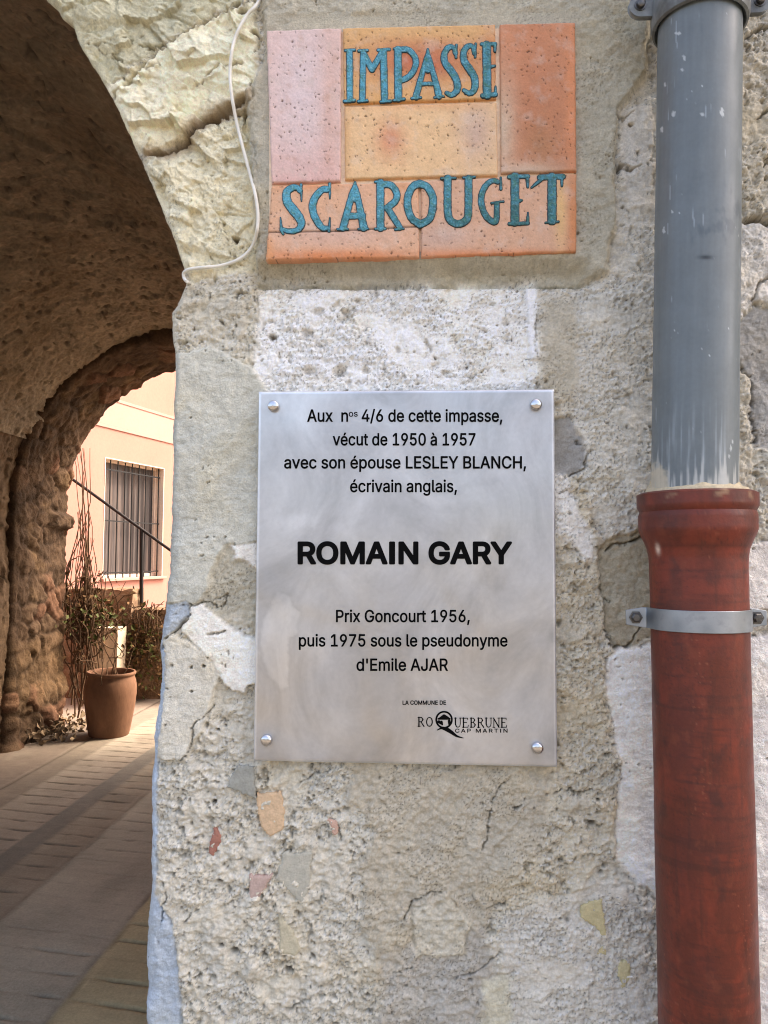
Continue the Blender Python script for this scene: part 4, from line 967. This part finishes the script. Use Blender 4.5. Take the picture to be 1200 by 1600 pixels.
def text(name, body, x0, x1, base_y, cap, bold=0.0, space=1.0, parent=plq):
    """lettering fitted between two pixel columns on a pixel base line, cap height in pixels; bold = stroke growth in pixels"""
    cu = bpy.data.curves.new(name, 'FONT'); cu.body = body.replace('I', '|') if body.isupper() else body; cu.font = FONT; cu.size = 1; cu.space_character = space
    tmp = bpy.data.objects.new(name, cu); COL.objects.link(tmp); bpy.context.view_layer.update()
    cc = tmp.to_curve(bpy.context.evaluated_depsgraph_get()); cont = []
    for sp in cc.splines:
        if sp.type == 'BEZIER':
            bp = sp.bezier_points; q = []
            for a in range(len(bp)):
                b = (a+1) % len(bp); p0, p1, p2, p3 = [np.array(v[:2]) for v in (bp[a].co, bp[a].handle_right, bp[b].handle_left, bp[b].co)]
                st = 1 if np.allclose((p1-p0)[0]*(p3-p0)[1]-(p1-p0)[1]*(p3-p0)[0], 0, atol=1e-6) and np.allclose((p2-p0)[0]*(p3-p0)[1]-(p2-p0)[1]*(p3-p0)[0], 0, atol=1e-6) else 6
                for k in range(st):
                    t = k/st; q.append((1-t)**3*p0+3*(1-t)**2*t*p1+3*(1-t)*t*t*p2+t**3*p3)
            cont.append(np.array(q))
        else:
            cont.append(np.array([p.co[:2] for p in sp.points]))
    tmp.to_curve_clear(); COL.objects.unlink(tmp); bpy.data.objects.remove(tmp)
    if body == 'H':
        CAPH[0] = max(c[:, 1].max() for c in cont); return
    if body.isupper():                      # the plain upright of a capital I, cut to cap height
        cont = [np.stack([c[:, 0].mean()+(c[:, 0]-c[:, 0].mean())*1.5, np.clip(c[:, 1], 0, CAPH[0])], 1) if c[:, 1].max() > CAPH[0]*1.05 else c for c in cont]
    lo = min(c[:, 0].min() for c in cont); hi = max(c[:, 0].max() for c in cont)
    kx = (x1-x0-2*bold)/(hi-lo); ky = (cap-bold)/CAPH[0]
    cont = [np.stack([x0+bold+(c[:, 0]-lo)*kx, base_y-bold*.5-c[:, 1]*ky], 1) for c in cont]
    cell = .34
    def ext(gx, gy, d0):
        d = np.full(gx.shape, 9.0); wn = np.zeros(gx.shape)
        for c in cont:
            i0 = max(0, int((c[:, 0].min()-4-gx[0, 0])/cell)); i1 = int((c[:, 0].max()+4-gx[0, 0])/cell)+2
            X = gx[:, i0:i1]; Y = gy[:, i0:i1]; dd = d[:, i0:i1]; ww = wn[:, i0:i1]
            for k in range(len(c)):
                ax, ay = c[k]; bx, by = c[(k+1) % len(c)]; ex, ey = bx-ax, by-ay
                t = np.clip(((X-ax)*ex+(Y-ay)*ey)/(ex*ex+ey*ey+1e-12), 0, 1)
                np.minimum(dd, np.hypot(X-ax-t*ex, Y-ay-t*ey), out=dd)
                cr = ex*(Y-ay)-ey*(X-ax)
                ww += ((ay <= Y) & (by > Y) & (cr > 0))*1.0-((ay > Y) & (by <= Y) & (cr < 0))*1.0
        return np.where(np.abs(wn) > .5, -d, d)-bold
    y0 = min(c[:, 1].min() for c in cont); y1 = max(c[:, 1].max() for c in cont)
    return sdf_mesh(name, [[(x0, y0, 2), (x1, y1, 2)]], cell, YPL, lambda e, x, y: np.full_like(x, .0008), M_INK, parent, extra=ext, rim=False)
CAPH = [.7]
text('lettering', 'H', 0, 9, 0, 9)
text('lettering', 'Aux  n', 480, 544, 659, 19, .5); text('lettering', 'os', 545, 559, 651, 9.5, .2)
text('lettering', '4/6 de cette impasse,', 565, 785, 659, 19, .5)
text('lettering', 'vécut de 1950 à 1957', 520, 743, 696, 19, .5)
text('lettering', 'avec son épouse LESLEY BLANCH,', 444, 822, 732, 19, .5)
text('lettering', 'écrivain anglais,', 547, 714, 769, 19, .5)
text('lettering', 'ROMAIN GARY', 465, 800, 881, 34, 2.0)
text('lettering', 'Prix Goncourt 1956,', 525, 734, 972, 19, .5)
text('lettering', 'puis 1975 sous le pseudonyme', 467, 793, 1010, 19, .5)
text('lettering', "d'Emile AJAR", 557, 700, 1048, 19, .5)
text('lettering', 'LA COMMUNE DE', 629, 697, 1101, 6.5, .25)
text('lettering', 'CAP MARTIN', 711, 793, 1144.5, 6.0, .2, 1.25)
# town emblem: a Q made of a ring around a hatted head, and the serif letters beside it
flat = lambda e, x, y: np.full_like(x, .0009)
B4 = tr((640, 1085), 7.06)
ringp = [(380+86*math.cos(a), 278+88*math.sin(a)) for a in np.linspace(0, 2*math.pi, 40)]
sdf_mesh('emblem', [B4(ringp, 20), B4([(338,262,26),(380,242,46),(428,262,26)],40), B4([(318,268),(442,268)],20), B4([(322,300,34),(348,318,26)],30), B4([(436,292,30),(440,330,26)],30),
   B4([(352,300,26),(360,330,20)],20), B4([(305,392,10),(350,372,22),(400,380,44),(455,412,40),(520,458,24),(592,480,6)],20)], .22, YPL, flat, M_INK, plq, rim=False)
SER = {'R': [[(.15,0,.13),(.15,1,.13)],[(.15,.03,.06),(.55,.03,.07),(.75,.25,.12),(.55,.48,.07),(.15,.50,.06)],[(.45,.50,.08),(.90,.98,.12)],[(0,.98,.05),(.35,.98,.05)],[(0,.02,.05),(.2,.02,.05)]],
 'O': [[(.5+.42*math.cos(a),.5+.48*math.sin(a),.06+.05*abs(math.cos(a))) for a in np.linspace(0,2*math.pi,20)]],
 'U': [[(.15,0,.13),(.15,.65,.13),(.3,.93,.09),(.55,.97,.06),(.78,.85,.06),(.85,.6,.06),(.85,0,.06)],[(0,.02,.05),(.32,.02,.05)],[(.7,.02,.05),(1,.02,.05)]],
 'E': [[(.2,0,.13),(.2,1,.13)],[(.05,.03,.06),(.8,.03,.06)],[(.2,.48,.05),(.65,.48,.05)],[(.05,.97,.06),(.85,.97,.06)],[(.8,.03,.05),(.82,.2,.04)],[(.85,.97,.05),(.9,.75,.04)]],
 'B': [[(.2,0,.13),(.2,1,.13)],[(.05,.03,.06),(.55,.03,.06),(.72,.24,.11),(.5,.46,.06),(.2,.47,.05)],[(.5,.47,.06),(.8,.72,.12),(.6,.97,.06),(.05,.97,.06)]],
 'N': [[(.15,0,.06),(.15,1,.06)],[(.1,.02,.10),(.88,.98,.12)],[(.88,0,.06),(.88,1,.06)],[(0,.98,.05),(.3,.98,.05)],[(.72,.02,.05),(1,.02,.05)]]}
def serif(word, x0, x1, y0, y1, wd):
    st = []; k = (x1-x0)/len(word)
    for i, ch in enumerate(word):
        yo = (y1-y0); xo = x0+i*k
        for s_ in SER[ch]: st.append([(xo+p[0]*wd, y0+p[1]*yo, p[2]*.5*wd+.32) for p in s_])
    return sdf_mesh('lettering', st, .22, YPL, flat, M_INK, plq, rim=False)
serif('RO', 653, 678.5, 1120.5, 1135, 10.5); serif('UEBRUNE', 710, 794, 1121.5, 1136.5, 10.8)
adopt(plq)

# ================================================================== rain pipe
M_GALV = surf('galvanised steel', (.36, .39, .42), .42, .4, .85, n_scale=90, n_amt=.2, b_scale=120, b_str=.1, b_dist=.001, tint2=(.22, .25, .27), tint_scale=45, tint_amt=.8)
M_DKM = surf('grey painted clip', (.10, .105, .10), .38, .45, n_scale=60, n_amt=.15, b_scale=60, b_str=.1, tint2=(.30, .33, .33), tint_scale=18, tint_amt=.6)
M_BOLT = surf('dull dark bolt', (.12, .115, .11), .35, .5, .8, n_scale=200, n_amt=.2, b_str=.1)
YA = -.078
def axis_pt(px, py): return Vector(P3(px, py, YA))
pipe = empty('rain_pipe', tuple(axis_pt(1108, 1640)), 'grey plastic rain pipe running down into a red iron socket pipe', 'pipe')
gt, gb = axis_pt(1093, 40), axis_pt(1084.5, 772)
ax = (gb-gt); Lg = ax.length; ax.normalize()
r_g = .0505
def painted_pipe(name, base, axis, hs_, rs_, colfun, mat, dent=0, n=220):
    axis = axis.normalized(); e1 = (Vector((1, 0, 0))-axis*axis.x).normalized(); e2 = axis.cross(e1)
    if e2.y < 0: e2 = -e2
    th = np.linspace(0, 2*math.pi, n+1); T, K = np.meshgrid(th, np.arange(len(hs_))); Hh = np.array(hs_)[K]; Rr = np.array(rs_)[K]
    Rr = Rr+dent*fbm(np.cos(T)*1.5+Hh*9, np.sin(T)*1.5+Hh*3, 3, 961)
    B = np.array(base); P = B+np.array(axis)*Hh[..., None]+Rr[..., None]*(np.cos(T)[..., None]*np.array(e1)+np.sin(T)[..., None]*np.array(e2))
    px, py = PX(P[..., 0], P[..., 1], P[..., 2]); u = T*.05; front = np.sin(T) < .3
    me = grid_mesh(name, P); set_col(me, colfun(u, Hh, px, py, front).reshape(-1, 3))
    ob = link(me, name, mat, pipe)
    bm = bmesh.new(); bm.from_mesh(me); bmesh.ops.remove_doubles(bm, verts=bm.verts, dist=1e-6); bmesh.ops.recalc_face_normals(bm, faces=bm.faces); bm.to_mesh(me); bm.free()
    return ob
def c_grey(u, h, px, py, fr):
    c = np.empty(u.shape+(3,)); c[:] = lin((108, 116, 118))
    t = 1+.16*fbm(u*130, h*6, 5, 971, .6)+.10*fbm(u*20, h*40, 4, 972); c = c*t[..., None]
    def put(m, col): 
        nonlocal c; m = np.clip(m, 0, 1)[..., None]; c = c*(1-m)+np.asarray(col)*m
    dk = sstep(.02, .35, fbm(u*50+4, h*30, 4, 973))*sstep(1072, 1086, px)*sstep(255, 300, py)*sstep(420, 380, py)*fr; put(dk*.55, lin((72, 82, 90)))  # dark reflection on the right half, painted into the pipe colour
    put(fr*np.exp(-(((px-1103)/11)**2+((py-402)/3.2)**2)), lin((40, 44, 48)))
    st = fbm(u*150, h*7, 4, 975)
    put(sstep(.0, .45, st)*sstep(600, 720, py)*sstep(1025, 1045, px)*sstep(1150, 1120, px)*fr*.85, lin((170, 180, 184)))
    put(sstep(.05, .3, st+.7*sstep(680, 770, py)-.42)*fr*sstep(640, 740, py)*.85, lin((180, 182, 178))); put(fr*sstep(.3, .6, np.exp(-(((px-1026)/20)**2+((py-758)/34)**2))+.3*fbm(px*.1, py*.1, 3, 984))*.8, lin((200, 188, 164)))
    fl = sstep(.72, .80, perlin(u*420, h*230, 977))*sstep(.15, .4, fbm(u*30, h*12, 2, 978)); put(fl*.8, lin((206, 212, 214)))
    sc_ = sstep(.56, .62, perlin(u*1100, h*22, 979))*sstep(.2, .4, fbm(u*40+3, h*14, 2, 980)); put(sc_*.5, lin((170, 180, 186)))
    for x_, y_, a_, b_ in ((1069,90,3,5),(1066,110,3,3),(1052,178,4,6),(1034,202,3,6),(1097,179,5,3),(1128,175,4,9),(1037,360,2.5,8),(1039,132,2,5),(1142,700,2,6),(1139,712,2,5),(1145,690,2,3),(1060,52,6,3),(1050,330,2,3)):
        put(fr*sstep(.45, .6, np.exp(-(((px-x_)/a_)**2+((py-y_)/b_)**2)*1.2)+.45*fbm(px*.22, py*.22, 3, 982))*.7, lin((196, 202, 202)))
    return c
def c_red(u, h, px, py, fr):
    c = np.empty(u.shape+(3,)); c[:] = lin((100, 45, 32))
    def put(m, col): 
        nonlocal c; m = np.clip(m, 0, 1)[..., None]; c = c*(1-m)+np.asarray(col)*m
    put(sstep(-.1, .4, fbm(u*34, h*16, 5, 981, .6)+.3*np.exp(-((py-900)/90)**2))*.8, lin((126, 53, 36)))
    put(sstep(.1, .45, fbm(u*28+5, h*22, 5, 983, .65))*.7, lin((74, 40, 34)))
    put(sstep(.1, .4, fbm(u*30, h*150, 3, 985))*sstep(0, .3, fbm(u*20+7, h*10, 3, 986))*.45, lin((70, 36, 32)))
    put(sstep(.1, .5, fbm(u*130, h*5, 5, 993, .6))*.6, lin((78, 40, 32))); put(sstep(.42, .6, perlin(u*380, h*330, 987))*sstep(-.1, .3, fbm(u*25, h*12, 3, 994))*.5, lin((62, 34, 30)))
    put(sstep(.55, .66, perlin(u*300+8, h*260, 989))*sstep(.1, .4, fbm(u*25+3, h*9, 3, 995))*.3, lin((186, 112, 84)))
    put(sstep(.05, .4, fbm(u*6+9, h*70, 4, 996, .6))*.45, lin((66, 36, 30))); put(sstep(.15, .4, fbm(u*45+1, h*26, 5, 997, .65))*.28, lin((136, 68, 46)))
    put(sstep(836, 800, py)*sstep(-.3, .3, fbm(u*30, h*30, 4, 988))*.55, lin((92, 46, 38)))
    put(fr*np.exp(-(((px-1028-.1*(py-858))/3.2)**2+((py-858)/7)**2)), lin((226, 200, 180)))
    put(sstep(.2, .5, fbm(u*60+2, h*60, 3, 990))*sstep(790, 768, py)*.5, lin((180, 150, 116)))
    return c*(1+.10*fbm(u*90, h*90, 3, 991))[..., None]
M_PVC = surf('grey pvc pipe', None, .40, .4, n_scale=200, n_amt=.05, b_scale=45, b_str=.08, b_dist=.002, big_scale=14, rough_var=.12)
M_RED = surf('red painted cast iron', None, .46, .4, n_scale=260, n_amt=.10, b_scale=170, b_str=.22, b_dist=.0018, big_scale=16, rough_var=.14)
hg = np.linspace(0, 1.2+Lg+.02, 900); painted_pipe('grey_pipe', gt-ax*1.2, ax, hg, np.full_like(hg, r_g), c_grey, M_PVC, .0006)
rt, rb = axis_pt(1087.5, 770), axis_pt(1107, 1600)
bx = (rb-rt); bx.normalize(); r_r = .0565
def rl_(py): return (Vector(axis_pt(1087.5+(py-770)*.0235, py))-rt).dot(bx)
prof = [(.004, .052), (0, .056), (-.0, .066), (.0025, .0705), (rl_(795)-.002, .0705), (rl_(797), .0685), (rl_(800), .0672), (rl_(806), .0690), (rl_(828), .0688), (rl_(836), .0665), (rl_(848), .0620), (rl_(858), .0590), (rl_(870), .0572), (rl_(890), r_r)]
prof += [(k, r_r) for k in np.linspace(rl_(891), rl_(1610), 420)]+[(k, r_r) for k in np.linspace(rl_(1640), rl_(1600)+1.1, 20)]
pr2 = [prof[0]]
for p_, q_ in zip(prof[:-1], prof[1:]):
    kk = max(1, int(math.hypot(q_[0]-p_[0], q_[1]-p_[1])/.003)) if q_[0] < rl_(892) else 1
    pr2 += [(p_[0]+(q_[0]-p_[0])*k/kk, p_[1]+(q_[1]-p_[1])*k/kk) for k in range(1, kk+1)]
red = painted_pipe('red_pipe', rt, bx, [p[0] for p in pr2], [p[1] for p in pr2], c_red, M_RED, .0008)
red.data.set_sharp_from_angle(angle=math.radians(38))
# mortar sealing the joint
m = MB(); npf = 96; rngp = []
for k in range(npf):
    a = 2*math.pi*k/npf; hgt = .006+.006*max(0, fbm(np.array([math.cos(a)*2+3]), np.array([math.sin(a)*2]), 3, 951)[0]+.25)+.024*math.exp(-((a-math.pi*1.12)/.28)**2)
    rngp.append((a, hgt))
va = []; e1 = (Vector((1, 0, 0))-bx*bx.x).normalized(); e2 = bx.cross(e1)
for a, hgt in rngp:
    dr = e1*math.cos(a)+e2*math.sin(a)
    va += [rt+bx*.003+dr*.0625, rt-bx*.004+dr*.0590, rt-bx*(hgt*.55)+dr*.0528, rt-bx*hgt+dr*.0500]
m.add(va, [(k*4+i, ((k+1) % npf)*4+i, ((k+1) % npf)*4+i+1, k*4+i+1) for k in range(npf) for i in range(3)])
m.build('mortar_seal', surf('sandy mortar smear', tuple(G(176, 160, 130)), .95, .2, n_scale=120, n_amt=.2, b_scale=220, b_str=.6, b_dist=.003), pipe)
# galvanised strap
def strap(cpy, half, rad, lug, th, mat, bolt_mat, c, axv, name, roundlug=False, n=60):
    root = None; m = MB(); o_ = c; e1 = (Vector((1, 0, 0))-axv*axv.x).normalized(); e2 = axv.cross(e1)
    if e2.y > 0: e2 = -e2
    path = []
    yb = .012
    path.append((-lug, yb)); path.append((-rad-th-.006, yb)); path.append((-rad-th*.8, yb-.003))
    for a in np.linspace(math.pi*.985, math.pi*.015, n): path.append((math.cos(a)*(rad), math.sin(a)*(rad)*-1))
    path.append((rad+th*.8, yb-.003)); path.append((rad+th+.006, yb)); path.append((lug, yb))
    P_ = [o_+e1*x+Vector((0, 1, 0))*y for x, y in path]
    pts2 = np.array(path); V_ = []
    for i, (x, y) in enumerate(path):
        a = pts2[max(i-1, 0)]; b = pts2[min(i+1, len(path)-1)]; t = (b-a)/np.linalg.norm(b-a); nrm = np.array([t[1], -t[0]])
        if nrm[1] > 0 and abs(x) > rad: nrm = -nrm
        if abs(x) <= rad*1.02 and np.dot(nrm, (x, y)) < 0: nrm = -nrm
        q_ = (x+nrm[0]*th, y+nrm[1]*th)
        hh = half if abs(x) < rad*1.05 else half*(.96 if i not in (0, len(path)-1) else .7)
        for (xx, yy_), s_ in (((x, y), -1), (q_, -1), (q_, 1), ((x, y), 1)):
            V_.append(o_+e1*xx+Vector((0, 1, 0))*yy_+axv*(s_*hh))
    k = len(path)
    F_ = [(i*4+j, i*4+(j+1) % 4, (i+1)*4+(j+1) % 4, (i+1)*4+j) for i in range(k-1) for j in range(4)]+[(0, 3, 2, 1), tuple((k-1)*4+j for j in range(4))]
    m.add(V_, F_); ob = m.build(name, mat, pipe, True, .0006)
    for s_ in (-1, 1):
        cc = o_+e1*(s_*(lug-.012))+Vector((0, yb-th, 0)); mb_ = MB()
        mb_.lathe(cc, (0, -1, 0), [(0, .0085), (.0012, .0085), (.0013, .0062), (.0045, .0060), (.0058, .0045), (.006, .0001)], 20 if bolt_mat is not M_BOLT else 6)
        mb_.build('screw', bolt_mat, ob)
    return ob
cst = rt+bx*rl_(966)
strap(966, .0128, .0572, .0855, .0022, M_GALV, M_BOLT, cst, bx, 'pipe_strap')
# clip at the top: rounded collar with two lugs
ctop = gt-ax*.012
m = MB(); m.lathe(ctop+ax*.012, -ax, [(.012, .0507), (0, .0512), (-.004, .0545), (-.002, .0575), (.004, .0590), (.012, .0592), (.030, .0592), (.036, .057), (.038, .051)], 72)
clip = m.build('pipe_clip', M_DKM, pipe)
for s_ in (-1, 1):
    m = MB(); cc = ctop-ax*.018+Vector((s_*.072, .004, 0)); pts_ = []
    nn = 20; rr_ = .0135
    out = [(s_*.018*-1, -rr_), ]
    shp = [(-s_*.022, -rr_), ]
    vv_ = []
    for y_ in (-.004, .004):
        for k in range(nn+1):
            a = -math.pi/2+math.pi*k/nn; vv_.append(cc+Vector((s_*(math.cos(a)*rr_+.002), y_, math.sin(a)*rr_)))
        vv_.append(cc+Vector((-s_*.020, y_, rr_))); vv_.append(cc+Vector((-s_*.020, y_, -rr_)))
    kk = nn+3
    m.add(vv_, [tuple(range(kk)), tuple(range(2*kk-1, kk-1, -1))]+[(i, (i+1) % kk, kk+(i+1) % kk, kk+i) for i in range(kk)])
    m.build('lug', M_DKM, clip, False, .0015)
    mb_ = MB(); mb_.lathe(cc+Vector((s_*.003, -.004, 0)), (0, -1, 0), [(0, .0075), (.0012, .0075), (.0013, .0056), (.006, .0054), (.007, .004), (.0072, .0001)], 18); mb_.build('screw', M_BOLT, clip)
adopt(pipe)
for c in list(pipe.children):
    for g in c.children: pass

# ================================================================== cable
cp = [(418, -60), (412, -20), (402, 6), (386, 24), (369, 55), (361, 90), (360, 130), (367, 178), (378, 225), (390, 270), (400, 310), (403, 348), (395, 383), (375, 404), (345, 415), (316, 418), (296, 421), (287, 427), (289, 437), (297, 443)]
def smooth(pts, n):
    P_ = [pts[0]]+pts+[pts[-1]]; o_ = []
    for i in range(1, len(P_)-2):
        p0, p1, p2, p3 = [np.array(q, float) for q in P_[i-1:i+3]]
        for k in range(n):
            t = k/n; o_.append(.5*((2*p1)+(-p0+p2)*t+(2*p0-5*p1+4*p2-p3)*t*t+(-p0+3*p1-3*p2+p3)*t**3))
    o_.append(np.array(pts[-1], float)); return np.array(o_)
cs = smooth(cp, 10)
hc, _ = wall_eval(cs[:, 0], cs[:, 1]); hc2 = hc.copy()
for _k in range(30): hc2[1:-1] = np.maximum(.5*hc2[1:-1]+.25*(hc2[:-2]+hc2[2:]), hc[1:-1]*.7+.3*hc2[1:-1])
hc2 = hc2+.0062; hc2[-14:] += np.concatenate([np.linspace(0, .006, 7), np.linspace(.006, -.012, 7)])
m = MB(); m.tube([P3(a, b, -float(h_)) for (a, b), h_ in zip(cs, hc2)], .0024, 10)
cab = m.build('cable', surf('off white cable sheath', (.78, .75, .66), .45, .4, n_scale=80, n_amt=.08, b_str=0))
tag(cab, 'thin off white cable looping down the pale stones beside the arch', 'cable')

# ================================================================== shards bedded in the wall
def shard(name, poly, col, prof, seed, edge_col=None, label=None, tilt=(0, 0)):
    prof = prof*.8-.0005
    """flat piece of tile or stone showing in the render: proud by prof"""
    xs = np.array([p[0] for p in poly], float); ys = np.array([p[1] for p in poly], float); cx, cy = xs.mean(), ys.mean()
    h0, _ = wall_eval(np.append(xs, cx), np.append(ys, cy)); top = float(np.median(h0))+prof
    n = 40; x0, x1, y0, y1 = xs.min()-3, xs.max()+3, ys.min()-3, ys.max()+3
    st = None
    def ext(gx, gy, d): return poly_sd(gx+5*fbm(gx*.11, gy*.11, 5, seed, .65), gy+5*fbm(gx*.11+7, gy*.11, 5, seed, .65), poly)
    hf = lambda e, x, y: top+tilt[0]*(x-cx)+tilt[1]*(y-cy)-.0015*np.exp(-e/1.3)+.0010*fbm(x*.06, y*.06, 3, seed+2)+.0003*fbm(x*.4, y*.4, 2, seed+3)
    cf = lambda e, x, y: (np.asarray(col)*.9+np.asarray(G(190, 182, 164))*.1)*(1-.0*e+.18*fbm(x*.09, y*.09, 4, seed+4)+.10*fbm(x*.5, y*.5, 2, seed+5))[:, None]
    o = sdf_mesh(name, [[(x0, y0, 1), (x1, y1, 1)]], .8, 0.0, hf, M_SHARD, wall, cf, extra=ext)
    co = o.data.vertices
    # extend the rim back into the wall
    k = len(co); arr = np.empty(k*3, np.float32); co.foreach_get('co', arr); arr = arr.reshape(-1, 3)
    bk = np.abs(arr[:, 1]-.0012) < 1e-5; arr[bk, 1] = .012; co.foreach_set('co', arr.ravel())
    ca = o.data.color_attributes['Col']; cc_ = np.empty(k*4, np.float32); ca.data.foreach_get('color', cc_); cc_ = cc_.reshape(-1, 4)
    cc_[bk, :3] = np.asarray(edge_col if edge_col is not None else np.asarray(col)*.8); ca.data.foreach_set('color', cc_.ravel())
    if label: o['label'] = label
    return o
M_SHARD = surf('bedded shard', None, .9, .2, n_scale=300, n_amt=.12, b_scale=350, b_str=.4, b_dist=.0014)
shard('tile_shard', [(401,1240),(440,1236),(445,1260),(443,1295),(422,1306),(408,1290)], lin((212,178,140)), .006, 2001, label='orange tile shard')
shard('stone_chip', [(372,1195),(398,1194),(401,1245),(378,1236),(355,1227)], lin((150,150,140)), .009, 2011, label='grey green stone chip')
shard('stone_chip', [(444,1330),(488,1330),(485,1380),(474,1412),(432,1370)], lin((178,174,158)), .004, 2021, label='pale green stone chip')
shard('tile_shard', [(390,1364),(420,1366),(428,1362),(412,1392),(394,1408),(392,1385)], lin((186,158,146)), .006, 2031, edge_col=lin((150,70,50)), label='pink tile shard')
shard('tile_shard', [(336,1290),(346,1305),(344,1318),(334,1336),(326,1334),(328,1318)], lin((158,98,80)), .003, 2041, label='thin red tile shard')
shard('stone_chip', [(436,1425),(450,1440),(472,1478),(462,1490),(438,1488)], lin((190,180,152)), .003, 2051)
shard('tile_shard', [(512,1280),(530,1280),(528,1302),(522,1306)], lin((200,160,140)), .003, 2061)
shard('stone_chip', [(908,1412),(938,1402),(944,1445),(946,1460),(938,1456),(930,1446),(906,1430)], lin((196,182,136)), .004, 2071, label='ochre stone chip')
shard('stone_chip', [(932,1478),(948,1476),(944,1490),(932,1488)], lin((196,182,136)), .002, 2081)
shard('stone_chip', [(966,1502),(978,1497),(984,1510),(982,1530),(973,1542),(964,1522)], lin((196,184,140)), .004, 2091, label='ochre stone chip')
adopt(wall)
